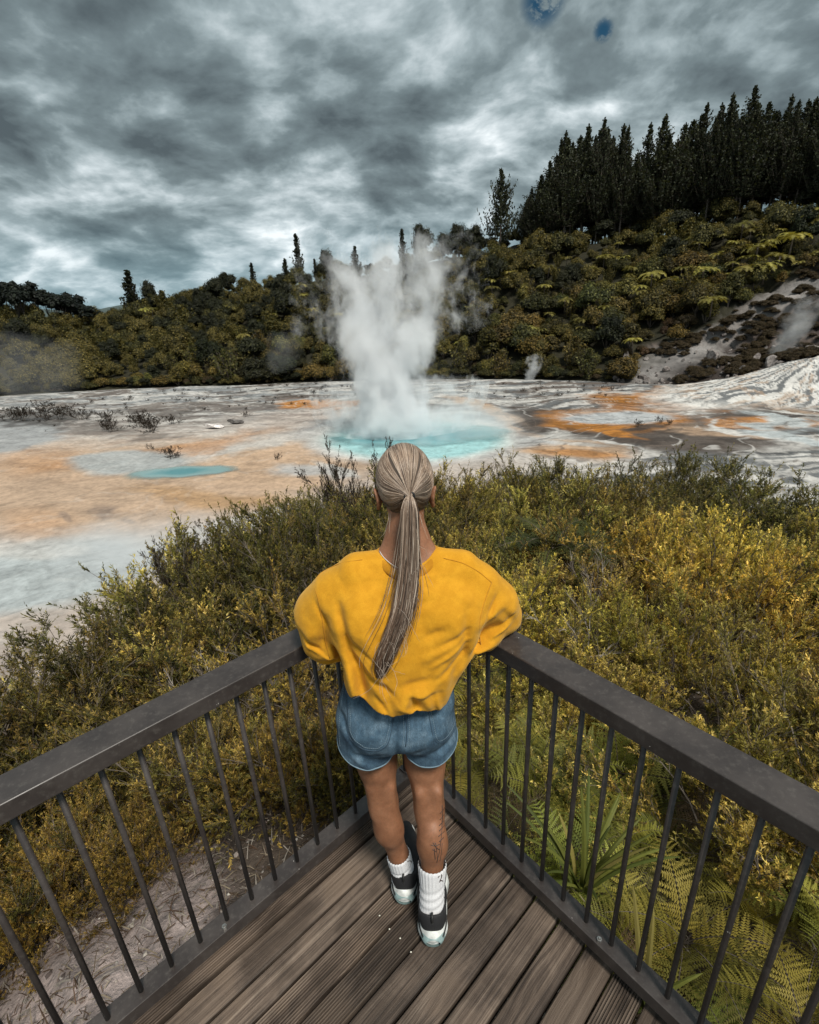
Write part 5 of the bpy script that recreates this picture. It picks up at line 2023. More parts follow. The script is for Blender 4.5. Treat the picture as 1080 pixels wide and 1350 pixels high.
# ------------------------------------------------------------------ the woman: signed distance fields turned into surfaces
class SDF:
    def __init__(s, lo, hi, h):
        s.lo, s.h = A_(*lo), h
        s.n = np.ceil((A_(*hi) - s.lo) / h).astype(int) + 1
        s.g = np.full(tuple(s.n), 1.0, np.float32)
        s.ax = [s.lo[i] + np.arange(s.n[i]) * h for i in range(3)]

    def sub(s, lo, hi, pad=.03):
        a = np.clip(np.floor((np.asarray(lo) - pad - s.lo) / s.h).astype(int), 0, s.n - 1)
        b_ = np.clip(np.ceil((np.asarray(hi) + pad - s.lo) / s.h).astype(int) + 1, 1, s.n)
        sl = tuple(slice(a[i], b_[i]) for i in range(3))
        X = s.ax[0][sl[0]][:, None, None]
        Y = s.ax[1][sl[1]][None, :, None]
        Z = s.ax[2][sl[2]][None, None, :]
        return sl, X, Y, Z

    def join(s, sl, d, k):
        g = s.g[sl]
        if k > 0:
            h_ = np.clip(.5 + .5 * (g - d) / k, 0, 1)
            s.g[sl] = g * (1 - h_) + d * h_ - k * h_ * (1 - h_)
        else:
            s.g[sl] = np.minimum(g, d)

    def cone(s, a, b_, ra, rb, k=.02, sq=None):
        """tapered capsule; sq=(axis vector, factor) flattens across that axis"""
        a, b_ = A_(*a), A_(*b_)
        m = max(ra, rb) * 1.3
        sl, X, Y, Z = s.sub(np.minimum(a, b_) - m, np.maximum(a, b_) + m, k + .01)
        ab = b_ - a
        L2 = ab @ ab + 1e-12
        px, py, pz = X - a[0], Y - a[1], Z - a[2]
        t = np.clip((px * ab[0] + py * ab[1] + pz * ab[2]) / L2, 0, 1)
        qx, qy, qz = px - t * ab[0], py - t * ab[1], pz - t * ab[2]
        if sq:
            u, f = unit(A_(*sq[0])), sq[1]
            c = qx * u[0] + qy * u[1] + qz * u[2]
            qx, qy, qz = qx + c * u[0] * (f - 1), qy + c * u[1] * (f - 1), qz + c * u[2] * (f - 1)
        d = np.sqrt(qx * qx + qy * qy + qz * qz) - (ra + (rb - ra) * t)
        s.join(sl, d.astype(np.float32), k)

    def chain(s, P, R, k=.02, **kw):
        for i in range(len(P) - 1):
            s.cone(P[i], P[i + 1], R[i], R[i + 1], k, **kw)

    def ell(s, c, r, k=.02, R=None):
        c, r = A_(*c), A_(*r)
        m = r.max() if R is not None else r
        sl, X, Y, Z = s.sub(c - m, c + m, k + .01)
        x, y, z = X - c[0], Y - c[1], Z - c[2]
        if R is not None:
            R = np.array(R)
            x, y, z = (R[0, 0] * x + R[1, 0] * y + R[2, 0] * z, R[0, 1] * x + R[1, 1] * y + R[2, 1] * z, R[0, 2] * x + R[1, 2] * y + R[2, 2] * z)
        q = np.sqrt((x / r[0]) ** 2 + (y / r[1]) ** 2 + (z / r[2]) ** 2)
        q2 = np.sqrt((x / r[0] ** 2) ** 2 + (y / r[1] ** 2) ** 2 + (z / r[2] ** 2) ** 2) + 1e-9
        d = q * (q - 1) / q2
        s.join(sl, d.astype(np.float32), k)

    def loft(s, rows, k=.02, p=2.3):
        """rows of (z, cx, cy, a, b): stacked super-ellipses"""
        rows = np.array(sorted(rows), float)
        lo = A_((rows[:, 1] - rows[:, 3]).min(), (rows[:, 2] - rows[:, 4]).min(), rows[0, 0])
        hi = A_((rows[:, 1] + rows[:, 3]).max(), (rows[:, 2] + rows[:, 4]).max(), rows[-1, 0])
        sl, X, Y, Z = s.sub(lo, hi, k + .02)
        zc_ = np.clip(Z, rows[0, 0], rows[-1, 0])

        def sm(col):
            return np.interp(zc_.ravel(), rows[:, 0], rows[:, col]).reshape(zc_.shape)
        cx_, cy_, a, b_ = sm(1), sm(2), sm(3), sm(4)
        q = (np.abs((X - cx_) / a) ** p + np.abs((Y - cy_) / b_) ** p) ** (1 / p)
        d = (q - 1) * np.minimum(a, b_)
        dz = np.maximum(rows[0, 0] - Z, Z - rows[-1, 0])
        d = np.where(dz > 0, np.sqrt(np.maximum(d, 0) ** 2 + dz ** 2), np.maximum(d, dz))
        s.join(sl, d.astype(np.float32), k)

    def blur(s, it=1):
        g = s.g
        for _ in range(it):
            for ax in range(3):
                a = [slice(None)] * 3
                b_ = [slice(None)] * 3
                c = [slice(None)] * 3
                a[ax], b_[ax], c[ax] = slice(0, -2), slice(1, -1), slice(2, None)
                m = g[tuple(b_)] * .5 + (g[tuple(a)] + g[tuple(c)]) * .25
                g[tuple(b_)] = m
        s.g = g

    def surface(s, relax=1):
        g = s.g
        ins = g < 0
        c = np.zeros(tuple(s.n - 1), np.int8)
        for dx in (0, 1):
            for dy in (0, 1):
                for dz in (0, 1):
                    c += ins[dx:g.shape[0] - 1 + dx, dy:g.shape[1] - 1 + dy, dz:g.shape[2] - 1 + dz]
        act = np.argwhere((c > 0) & (c < 8))
        idx = -np.ones(c.shape, np.int32)
        idx[tuple(act.T)] = np.arange(len(act))
        acc = np.zeros((len(act), 3))
        cnt = np.zeros(len(act))
        offs = [(x, y, z) for x in (0, 1) for y in (0, 1) for z in (0, 1)]
        val = {o: g[act[:, 0] + o[0], act[:, 1] + o[1], act[:, 2] + o[2]] for o in offs}
        for o in offs:
            for ax in range(3):
                if o[ax] == 0:
                    o2 = list(o)
                    o2[ax] = 1
                    o2 = tuple(o2)
                    v0, v1 = val[o], val[o2]
                    m = (v0 < 0) != (v1 < 0)
                    t = np.where(m, v0 / (v0 - v1 + 1e-12), 0)
                    p = np.tile(np.array(o, float), (len(act), 1))
                    p[:, ax] = t
                    acc += p * m[:, None]
                    cnt += m
        V = s.lo + (act + acc / cnt[:, None]) * s.h
        Q = []
        for ax in range(3):
            o1 = [0, 0, 0]
            o1[ax] = 1
            A = ins[:-1, :-1, :-1]
            B = ins[o1[0]:ins.shape[0] - 1 + o1[0], o1[1]:ins.shape[1] - 1 + o1[1], o1[2]:ins.shape[2] - 1 + o1[2]]
            e = np.argwhere(A != B)
            u, v = [(1, 2), (2, 0), (0, 1)][ax]
            e = e[(e[:, u] > 0) & (e[:, v] > 0)]
            du, dv = np.zeros(3, int), np.zeros(3, int)
            du[u], dv[v] = 1, 1
            f = np.stack([idx[tuple((e - du - dv).T)], idx[tuple((e - dv).T)], idx[tuple(e.T)], idx[tuple((e - du).T)]], 1)
            flip = ~ins[tuple(e.T)]
            f[flip] = f[flip][:, ::-1]
            Q.append(f)
        Q = np.vstack(Q)
        Q = Q[(Q >= 0).all(1)]
        for _ in range(relax):
            S = np.zeros_like(V)
            n = np.zeros(len(V))
            for i in range(4):
                a, b_ = Q[:, i], Q[:, (i + 1) % 4]
                for k in range(3):
                    S[:, k] += np.bincount(a, V[b_, k], len(V)) + np.bincount(b_, V[a, k], len(V))
                n += np.bincount(a, minlength=len(V)) + np.bincount(b_, minlength=len(V))
            V = V * .4 + .6 * S / np.maximum(n, 1)[:, None]
        return V, Q


def lines_depth(X, Z, segs):
    """sum of soft ridges (+) and furrows (-) along segments in the x-z plane"""
    out = 0
    for x0, z0, x1, z1, w, a in segs:
        dx, dz = x1 - x0, z1 - z0
        L2 = dx * dx + dz * dz
        t = np.clip(((X - x0) * dx + (Z - z0) * dz) / L2, 0, 1)
        d2 = (X - x0 - t * dx) ** 2 + (Z - z0 - t * dz) ** 2
        out = out + a * np.exp(-d2 / (w * w)) * np.sin(np.pi * np.clip(t * .9 + .05, 0, 1)) ** .6
    return out


woman = empty('person', (-.03, 1.15, 0))
tag(woman, 'person with long blonde ponytail, yellow sweatshirt and denim shorts leaning on the corner railing', 'person')
WO = Vector((-.03, 1.15, 0))


def wlink(name, me, mat, parent=woman, at_world=True):
    o = link(name, me, mat, parent)
    if parent is woman:
        o.location = -WO
    return o


# ---- skin
m_, t_, nb_, bs_, _o = new_mat('skin')
g_ = N(t_, 'ShaderNodeNewGeometry').outputs['Position']
c1 = nb_.noise(g_, 26, 5, .7)
c2 = nb_.noise(g_, 160, 3, .6)
cs = nb_.ramp(c1, [(.3, (.215, .092, .046)), (.55, (.285, .128, .066)), (.75, (.33, .158, .088))])
cs = nb_.mix(1.0, cs, nb_.ramp(c2, [(.3, .9), (.7, 1.08)]), 'MULTIPLY')
t_.links.new(cs, bs_.inputs['Base Color'])
bs_.inputs['Roughness'].default_value = .58
bs_.inputs['Subsurface Weight'].default_value = .12
bs_.inputs['Subsurface Radius'].default_value = (.01, .004, .002)
bs_.inputs['Subsurface Scale'].default_value = .6
bump(nb_, bs_, c2, .12, .001)
M_skin = m_

LEG = {
    'L': dict(hip=(-.152, 1.275, .76), mid=(-.148, 1.250, .57), knee=(-.136, 1.222, .415), calf=(-.122, 1.212, .30), shin=(-.098, 1.212, .17), ank=(-.086, 1.208, .088)),
    'R': dict(hip=(.008, 1.275, .76), mid=(.012, 1.240, .57), knee=(.018, 1.190, .425), calf=(.022, 1.145, .31), shin=(.016, 1.110, .18), ank=(.011, 1.088, .095))}
B = SDF((-.42, .98, -.005), (.38, 1.74, 1.66), .0048)
for sd in 'LR':
    g = LEG[sd]
    s_ = -1 if sd == 'L' else 1
    B.chain([g['hip'], g['mid'], g['knee']], [.090, .061, .048], .03)
    B.chain([g['knee'], g['calf'], g['shin'], g['ank']], [.047, .043, .033, .031], .02)
    # calf belly to the back, kneecap to the front, hamstring tendons
    B.ell(A_(*g['calf']) + A_(-.008 * s_, -.018, .025), (.036, .033, .072), .03)
    B.ell(A_(*g['calf']) + A_(.012 * s_, -.014, .035), (.034, .032, .065), .03)
    B.ell(A_(*g['knee']) + A_(0, .028, .005), (.036, .030, .042), .02)
    B.cone(A_(*g['knee']) + A_(.026, -.030, -.02), A_(*g['knee']) + A_(.030, -.022, .09), .011, .014, .025)
    B.cone(A_(*g['knee']) + A_(-.026, -.030, -.02), A_(*g['knee']) + A_(-.030, -.022, .09), .011, .014, .025)
    # heel and foot inside the shoe
    a_ = A_(*g['ank'])
    B.cone(a_, a_ + A_(0, -.018, -.045), .030, .026, .02)
    B.chain([a_ + A_(0, .02, -.035), a_ + A_(.004 * s_, .10, -.058), a_ + A_(.006 * s_, .17, -.066)], [.032, .028, .018], .03)
    for q_ in range(5):
        xo = (q_ - 2) * .013 * s_
        B.cone(a_ + A_(xo, .155, -.070), a_ + A_(xo * 1.2, .205 - abs(q_ - 1) * .008, -.074), .010, .008, .004)
# pelvis, waist, rib cage
B.loft([(.70, -.072, 1.26, .150, .085), (.80, -.072, 1.262, .168, .105), (.90, -.062, 1.262, .132, .088), (.98, -.045, 1.265, .118, .080), (1.10, -.022, 1.275, .142, .098), (1.20, -.012, 1.29, .150, .095), (1.26, -.011, 1.30, .105, .06)], .03)
B.ell((-.125, 1.195, .765), (.080, .06, .075), .03)
B.ell((-.015, 1.195, .765), (.080, .06, .075), .03)
# shoulders, neck
B.cone((-.150, 1.292, 1.250), (.130, 1.292, 1.248), .044, .044, .03)
B.chain([(-.012, 1.305, 1.255), (-.011, 1.335, 1.33), (-.010, 1.362, 1.42)], [.062, .052, .052], .035)
B.cone((-.09, 1.295, 1.275), (-.03, 1.33, 1.345), .026, .026, .04)
B.cone((.068, 1.295, 1.272), (.008, 1.33, 1.345), .026, .026, .04)
# head (slightly bowed)
HC = A_(-.010, 1.392, 1.495)
B.ell(HC, (.0745, .094, .098), .02)
B.ell(HC + A_(0, .040, -.055), (.055, .052, .062), .03)
B.ell(HC + A_(0, .078, -.095), (.022, .020, .018), .025)      # chin
B.chain([HC + A_(0, .095, -.005), HC + A_(0, .112, -.042)], [.008, .012], .012)   # nose
B.ell(HC + A_(.011, .100, -.045), (.008, .009, .006), .006)
B.ell(HC + A_(-.011, .100, -.045), (.008, .009, .006), .006)
B.ell(HC + A_(0, .092, -.066), (.020, .010, .006), .006)      # lips
B.ell(HC + A_(0, .090, -.074), (.018, .010, .006), .006)
for s_ in (-1, 1):
    B.ell(HC + A_(.030 * s_, .082, .008), (.020, .012, .007), .012)    # brow
    B.ell(HC + A_(.044 * s_, .070, -.035), (.020, .018, .016), .02)     # cheek
    # ear: rim, lobe, shell
    e = HC + A_(.079 * s_, -.030, -.040)
    ring_ = [e + A_(.008 * s_ * math.sin(max(0, a)), -.016 * math.cos(a) - .002, .029 * math.sin(a)) for a in np.linspace(-1.9, 2.2, 10)]
    B.chain(ring_, [.0055] * 10, .004)
    B.ell(e + A_(-.004 * s_, 0, -.002), (.007, .015, .026), .006)
    B.ell(e + A_(.0, -.004, -.029), (.006, .008, .009), .006)
# arms
for s_, S, E_, W in ((-1, (-.155, 1.292, 1.258), (-.315, 1.362, 1.068), (-.130, 1.548, 1.048)), (1, (.135, 1.292, 1.255), (.290, 1.345, 1.068), (.105, 1.532, 1.048))):
    S, E_, W = A_(*S), A_(*E_), A_(*W)
    B.chain([S, (S + E_) / 2, E_], [.046, .041, .036], .03)
    B.chain([E_, E_ + (W - E_) * .35, W], [.036, .036, .024], .02)
    fd = unit(W - E_)
    pd = unit(np.cross(UP, fd))                       # across the palm
    pc = W + fd * .045 + UP * -.002
    # flat palm resting on the rail
    B.cone(W, pc - pd * .018, .022, .015, .012)
    B.cone(W, pc + pd * .018, .022, .015, .012)
    B.cone(pc - pd * .026 + fd * .02, pc + pd * .026 + fd * .02, .0125, .0125, .012)
    for q_ in range(4):
        o_ = (q_ - 1.5) * .0215
        Lq = [.060, .072, .076, .062][q_ if s_ > 0 else 3 - q_]
        a0 = pc + pd * o_ + fd * .026
        dd = unit(fd + pd * (q_ - 1.5) * .09)
        B.chain([a0, a0 + dd * Lq * .45 + UP * .004, a0 + dd * Lq * .78 - UP * .006, a0 + dd * Lq * .98 - UP * .018], [.0088, .0080, .0074, .0064], .003)
    tb = pc - pd * .022 * (-s_) * -1 - fd * .02
    td = unit(fd * .7 + pd * s_ * 1.0)
    tb = W + fd * .02 + pd * s_ * .018
    B.chain([tb, tb + td * .030, tb + td * .030 + unit(fd + pd * s_ * .3) * .030], [.0125, .0098, .0075], .006)
B.blur(1)
V, Q = B.surface(2)
body = wlink('body', np_mesh('body', V, Q, smooth=True), M_skin)
m_, t_, nb_, bs_, _o = new_mat('eye')
bs_.inputs['Base Color'].default_value = (.5, .48, .45, 1)
bs_.inputs['Roughness'].default_value = .1
for s_ in (-1, 1):
    mb = MB()
    P = HC + A_(.029 * s_, .080, -.008)
    th = np.linspace(0, math.pi, 8)
    mb.tube([P + A_(0, .009 * -math.cos(a), 0) for a in th], np.maximum(.0095 * np.sin(th), .0005), 12)
    o = mb.build('eye', m_, None, smooth=True)
    o.parent = woman
    o.location = -WO

# ---- cloth helpers
from mathutils.bvhtree import BVHTree


def bvh_of(V, Q):
    return BVHTree.FromPolygons([tuple(v) for v in V], [tuple(int(i) for i in q) for q in Q])


def project_line(bvh, pts, d, off=.0008, n=40):
    """drop an x-z polyline onto a garment along direction d"""
    pts = np.array(pts, float)
    seg = np.linalg.norm(np.diff(pts, axis=0), axis=1)
    cum = np.concatenate([[0], np.cumsum(seg)])
    m = max(8, int(cum[-1] / .006))
    t = np.linspace(0, cum[-1], m)
    xs_ = np.interp(t, cum, pts[:, 0])
    zs_ = np.interp(t, cum, pts[:, 1])
    out_ = []
    d = Vector(d)
    for x, z in zip(xs_, zs_):
        o_ = Vector((x, 1.27, z)) - d * .6
        hit_, nr, _, _ = bvh.ray_cast(o_, d)
        if hit_ is not None:
            out_.append(np.array(hit_ + nr * off))
    return np.array(out_)


def smooth_pl(P, it=2):
    P = P.copy()
    for _ in range(it):
        P[1:-1] = P[1:-1] * .5 + (P[:-2] + P[2:]) * .25
    return P


# ---- sweatshirt
def knit_mat(name, base, dark):
    m, t, nb, bs, out = new_mat(name)
    g_ = N(t, 'ShaderNodeNewGeometry').outputs['Position']
    w = nb.noise(nb.mapping(g_, scale=(900, 900, 600)), 1.0, 2, .6)
    f = nb.noise(g_, 38, 5, .6)
    c = nb.mix(nb.maprange(f, .35, .7), dark, base)
    c = nb.mix(1.0, c, nb.ramp(w, [(.3, .86), (.7, 1.1)]), 'MULTIPLY')
    t.links.new(c, bs.inputs['Base Color'])
    bs.inputs['Roughness'].default_value = .85
    bs.inputs['Specular IOR Level'].default_value = .2
    bs.inputs['Sheen Weight'].default_value = .25
    bs.inputs['Sheen Tint'].default_value = (1, .8, .4, 1)
    wr = nb.noise(nb.mapping(g_, scale=(24, 24, 15), rot=(0, .5, 0)), 1.0, 3, .5, 1.2)
    bump(nb, bs, nb.math('ADD', nb.math('ADD', nb.math('MULTIPLY', w, .3), nb.math('MULTIPLY', f, .6)), nb.math('MULTIPLY', wr, .9)), .55, .0035)
    return m


M_yel = knit_mat('yellow_fleece', (.68, .325, .018), (.60, .275, .013))
M_yel_d = knit_mat('yellow_rib', (.56, .25, .014), (.47, .20, .010))
W_ = SDF((-.44, 1.04, .86), (.40, 1.60, 1.36), .0035)
W_.loft([(.862, -.055, 1.236, .136, .134), (.90, -.053, 1.238, .140, .135), (.95, -.048, 1.245, .152, .134), (1.00, -.035, 1.253, .190, .134), (1.06, -.022, 1.262, .205, .136), (1.13, -.014, 1.275, .205, .132), (1.19, -.012, 1.285, .196, .118), (1.235, -.012, 1.292, .178, .095), (1.262, -.012, 1.298, .150, .070)], .02, 2.4)
W_.cone((-.150, 1.296, 1.252), (-.05, 1.305, 1.268), .058, .056, .03)
W_.cone((.130, 1.296, 1.250), (.03, 1.305, 1.268), .058, .056, .03)
# left sleeve, puffed over the elbow
W_.chain([(-.165, 1.292, 1.235), (-.215, 1.30, 1.180), (-.268, 1.312, 1.105), (-.286, 1.325, 1.055)], [.062, .080, .088, .070], .035)
W_.ell((-.272, 1.292, 1.025), (.068, .070, .070), .03)
W_.chain([(-.300, 1.35, 1.062), (-.22, 1.45, 1.062), (-.150, 1.528, 1.052)], [.056, .050, .036], .03)
# right sleeve, elbow pushed further out
W_.chain([(.140, 1.292, 1.228), (.185, 1.298, 1.180), (.232, 1.315, 1.115), (.258, 1.335, 1.070)], [.060, .070, .076, .062], .035)
W_.ell((.212, 1.292, 1.030), (.058, .062, .060), .035)
W_.chain([(.275, 1.335, 1.052), (.20, 1.42, 1.062), (.130, 1.510, 1.052)], [.052, .050, .036], .03)
# fullness of the back, hanging to the sides
W_.cone((-.150, 1.235, 1.13), (-.142, 1.205, .86), .090, .050, .05)
W_.cone((.105, 1.235, 1.13), (.036, 1.205, .86), .085, .052, .05)
# folds
sl, X, Y, Z = W_.sub((-1, -1, -1), (2, 2, 2))
back = np.clip((1.30 - Y) / .06, 0, 1)
folds = [
    (-.205, 1.20, -.160, .95, .014, -.012), (-.19, 1.12, -.10, 1.05, .008, -.004), (-.185, 1.09, -.09, 1.00, .007, .004), (-.17, 1.05, -.06, .95, .009, -.005), (.15, 1.13, .05, 1.09, .008, -.004), (.15, 1.10, .04, 1.04, .007, .004), (.14, 1.06, .03, .98, .009, -.005), (-.10, 1.20, .06, 1.215, .009, -.003), (-.33, 1.09, -.27, 1.02, .007, -.005), (-.32, 1.06, -.25, 1.00, .006, .004), (.30, 1.11, .23, 1.07, .007, -.005), (.29, 1.08, .22, 1.05, .006, .004), (-.28, 1.20, -.24, 1.12, .008, -.004), (.24, 1.19, .20, 1.12, .008, -.004), (-.05, .93, .01, .885, .008, .005), (-.12, .96, -.085, .89, .008, -.006), (.05, .95, .06, .88, .008, .006), (-.165, 1.10, -.150, .93, .016, -.010), (-.128, 1.13, -.100, .93, .018, .008),
    (-.185, 1.04, -.185, .92, .020, .010), (-.235, 1.06, -.215, .97, .012, -.014),
    (-.060, 1.16, -.085, 1.02, .020, .005), (-.045, .985, .045, 1.005, .012, -.006), (-.035, .965, .06, .965, .010, .004),
    (-.085, .90, .02, 1.00, .016, .008), (-.05, .91, .08, 1.02, .018, .006), (.085, .93, .12, 1.06, .016, -.009),
    (.13, 1.01, .145, 1.18, .015, -.009), (.075, .91, .095, 1.00, .018, .009), (-.11, 1.02, -.07, .89, .016, -.007), (.02, 1.12, .085, 1.145, .012, -.005),
    (.01, 1.06, .10, 1.10, .014, .004), (.165, 1.03, .255, 1.10, .016, -.008), (.17, 1.01, .24, 1.03, .014, .009), (.19, 1.12, .26, 1.16, .015, .006),
    (-.30, 1.12, -.335, 1.00, .018, .007), (-.25, 1.16, -.275, 1.03, .015, -.008), (-.225, .99, -.30, .985, .012, -.006),
    (-.005, .90, -.02, .97, .014, -.010), (.035, .90, .02, .95, .014, .007), (.25, 1.14, .30, 1.07, .013, -.007), (-.13, 1.245, -.20, 1.20, .016, .004), (.10, 1.24, .17, 1.2, .016, .004),
]
dz_ = lines_depth(X, Z, folds)
nz = fbm(((X + .55 * Z) * 11 + 30)[:, 0, :], ((Z - .3 * X) * 8 + 5)[:, 0, :], 3)[:, None, :]
W_.g[sl] = W_.g[sl] - (1.7 * dz_ * back).astype(np.float32) - ((nz - .5) * .010).astype(np.float32)
# hem: a wavy lower edge; open below, open at the neck, cloth thickness everywhere
hx = A_(-.30, -.232, -.205, -.198, -.180, -.160, -.120, -.075, -.040, -.010, .030, .062, .080, .100, .125, .16, .25)
hz_ = A_(.955, .950, .926, .926, .952, .936, .906, .889, .903, .904, .892, .880, .884, .925, .958, .968, .968)
zh = np.interp(X, hx, hz_)
front = np.clip((Y - 1.25) / .10, 0, 1)
zh = zh + front * .035
inside = -(W_.g + .0115)
W_.g = np.maximum(W_.g, (zh - Z).astype(np.float32))
lowcut = (Z < 1.0) & (np.abs(X + .04) < .2)
W_.g = np.where(Z < 1.03, np.maximum(W_.g, inside), W_.g).astype(np.float32)
# neck opening
nx, ny, nzz = X + .012, Y - 1.312, Z - 1.325
neck = np.sqrt((nx / .080) ** 2 + (ny / .070) ** 2 + (nzz / .085) ** 2) - 1
W_.g = np.maximum(W_.g, (-neck * .06).astype(np.float32))
V, Q = W_.surface(1)
sweat = wlink('sweatshirt', np_mesh('sweatshirt', V, Q, smooth=True), M_yel)
bv = bvh_of(V, Q)
dback = (0, .93, -.37)


def px_line(pts):
    """picture positions on the back of the garments -> lines of sight"""
    return pts


def cast_px(bvh, pts, off=.0008, step=4.0):
    pts = np.array(pts, float)
    seg = np.linalg.norm(np.diff(pts, axis=0), axis=1)
    cum = np.concatenate([[0], np.cumsum(seg)])
    m = max(6, int(cum[-1] / step))
    t = np.linspace(0, cum[-1], m)
    out_ = []
    for x, y in zip(np.interp(t, cum, pts[:, 0]), np.interp(t, cum, pts[:, 1])):
        d = fw + ri * ((x - 540) / 662.87) - up * ((y - 675) / 662.87)
        hit_, nr, _, _ = bvh.ray_cast(Vector((0, 0, CAM_H)), d.normalized())
        if hit_ is not None:
            out_.append(np.array(hit_ + nr * off))
    return smooth_pl(np.array(out_), 2) if len(out_) > 3 else np.array(out_)


def stitch(name, bvh, lines, r, mat, parent, off=.0006):
    mb = MB()
    for L_ in lines:
        P = cast_px(bvh, L_, off)
        if len(P) > 3:
            # drop jumps
            mb.tube(P, r, 5)
    if mb.v:
        o = mb.build(name, mat, parent, smooth=True)
        return o


SEAMS = [[(412, 766), (428, 752), (450, 742), (478, 738)], [(585, 736), (610, 742), (632, 754), (648, 768)],
         [(412, 768), (420, 790), (425, 820), (430, 850), (435, 868)], [(648, 768), (640, 790), (633, 815), (631, 835), (634, 850)]]
stitch('seam', bv, SEAMS, .0016, M_yel_d, sweat, .0002)
# ribbed collar
mb = MB()
na = 72
ringp = []
for i in range(na + 1):
    a = 2 * math.pi * i / na
    ringp.append((math.cos(a), math.sin(a)))
colV, colQ = [], []
prof_ = [(1.0 * math.cos(t_a), math.sin(t_a)) for t_a in np.linspace(0, 2 * math.pi, 13)[:-1]]
for i in range(na):
    a = 2 * math.pi * i / na
    c_, s_ = math.cos(a), math.sin(a)
    zc_r = 1.268 + .040 * abs(c_) ** 1.4 - (.006 if s_ < 0 else .0) * abs(s_)
    cen = A_(-.012 + .088 * c_, 1.308 + .076 * s_, zc_r)
    outw = unit(A_(c_ * .9, s_, 0))
    sl_ = unit(outw * .62 - UP * .78)          # the band leans outwards as it goes down
    nn_ = unit(outw * .78 + UP * .62)
    rib_ = .0006 * math.cos(60 * a)
    for (u_, v_) in prof_:
        colV.append(cen + sl_ * u_ * .0125 + nn_ * v_ * (.0052 + rib_))
k_ = len(prof_)
for i in range(na):
    for j in range(k_):
        colQ.append((i * k_ + j, i * k_ + (j + 1) % k_, ((i + 1) % na) * k_ + (j + 1) % k_, ((i + 1) % na) * k_ + j))
colV = np.array(colV)
# let the band lie on the cloth
link('collar', np_mesh('collar', colV, np.array(colQ), smooth=True), M_yel_d, sweat)
m_, t_, nb_, bs_, _o = new_mat('white_label')
bs_.inputs['Base Color'].default_value = (.75, .73, .70, 1)
M_white = m_
mb = MB()
mb.tube([(-.012 + .079 * math.cos(a), 1.308 + .067 * math.sin(a), 1.279 + .040 * abs(math.cos(a)) ** 1.4) for a in np.linspace(math.pi * 1.02, math.pi * 1.42, 18)], .0011, 6)
mb.build('neck_tape', M_white, sweat, smooth=True)

# ---- denim shorts
def denim_mat():
    m, t, nb, bs, out = new_mat('denim')
    g_ = N(t, 'ShaderNodeNewGeometry').outputs['Position']
    tw = nb.noise(nb.mapping(g_, scale=(520, 300, 160), rot=(0, .6, 0)), 1.0, 4, .75)
    st = nb.noise(nb.mapping(g_, scale=(60, 60, 14)), 1.0, 4, .6)
    f = nb.noise(g_, 14, 5, .6)
    c = nb.ramp(f, [(.32, (.022, .050, .085)), (.5, (.052, .100, .148)), (.68, (.125, .19, .25))])
    c = nb.mix(1.0, c, nb.ramp(tw, [(.3, .55), (.7, 1.6)]), 'MULTIPLY')
    c = nb.mix(1.0, c, nb.ramp(st, [(.3, .82), (.7, 1.18)]), 'MULTIPLY')
    t.links.new(c, bs.inputs['Base Color'])
    bs.inputs['Roughness'].default_value = .85
    bump(nb, bs, nb.math('ADD', tw, nb.math('MULTIPLY', f, 1.2)), .4, .0015)
    return m


M_den = denim_mat()
m_, t_, nb_, bs_, _o = new_mat('denim_seam')
bs_.inputs['Base Color'].default_value = (.035, .065, .10, 1)
M_den_s = m_
m_, t_, nb_, bs_, _o = new_mat('denim_thread')
bs_.inputs['Base Color'].default_value = (.22, .30, .36, 1)
M_thr = m_
m_, t_, nb_, bs_, _o = new_mat('denim_fray')
bs_.inputs['Base Color'].default_value = (.17, .25, .31, 1)
bs_.inputs['Roughness'].default_value = .95
M_fray = m_
D_ = SDF((-.33, 1.06, .58), (.20, 1.44, .98), .0040)
D_.loft([(.715, -.074, 1.262, .178, .112), (.77, -.074, 1.262, .186, .122), (.83, -.072, 1.263, .180, .120), (.89, -.066, 1.263, .160, .106), (.955, -.058, 1.263, .142, .094)], .015, 2.3)
D_.ell((-.130, 1.190, .765), (.090, .068, .080), .035)
D_.ell((-.015, 1.190, .765), (.090, .068, .080), .035)
D_.cone((-.160, 1.258, .73), (-.170, 1.243, .64), .100, .099, .02)
D_.cone((.016, 1.256, .73), (.030, 1.238, .64), .098, .096, .02)
sl, X, Y, Z = D_.sub((-1, -1, -1), (2, 2, 2))
dw = lines_depth(X, Z, [(-.24, .82, -.18, .72, .012, -.006), (-.12, .72, -.20, .70, .010, -.006), (-.07, .70, .02, .74, .012, -.005), (.03, .70, .10, .72, .010, -.006),
                        (-.20, .78, -.12, .80, .010, .003), (.02, .79, .08, .77, .010, .003), (-.075, .87, -.075, .70, .008, -.007), (-.22, .70, -.16, .66, .010, .006), (.05, .68, .1, .7, .01, .006)])
nz = fbm((X * 16 + 3)[:, 0, :], (Z * 12 + 9)[:, 0, :], 3)[:, None, :]
D_.g[sl] = D_.g[sl] - dw.astype(np.float32) - ((nz - .5) * .010).astype(np.float32)
hemx = A_(-.30, -.27, -.22, -.165, -.11, -.082, -.066, -.045, .0, .05, .10, .135, .2)
hemz = A_(.700, .690, .665, .652, .652, .668, .680, .660, .648, .652, .670, .690, .70)
zh = np.interp(X, hemx, hemz) + np.clip((Y - 1.22) / .1, -.3, 1) * .012
D_.g = np.maximum(D_.g, (zh - Z).astype(np.float32))
D_.g = np.where(Z < .72, np.maximum(D_.g, -(D_.g + .0078)), D_.g).astype(np.float32)
V, Q = D_.surface(2)
shorts = wlink('denim_shorts', np_mesh('denim_shorts', V, Q, smooth=True), M_den)
bd = bvh_of(V, Q)
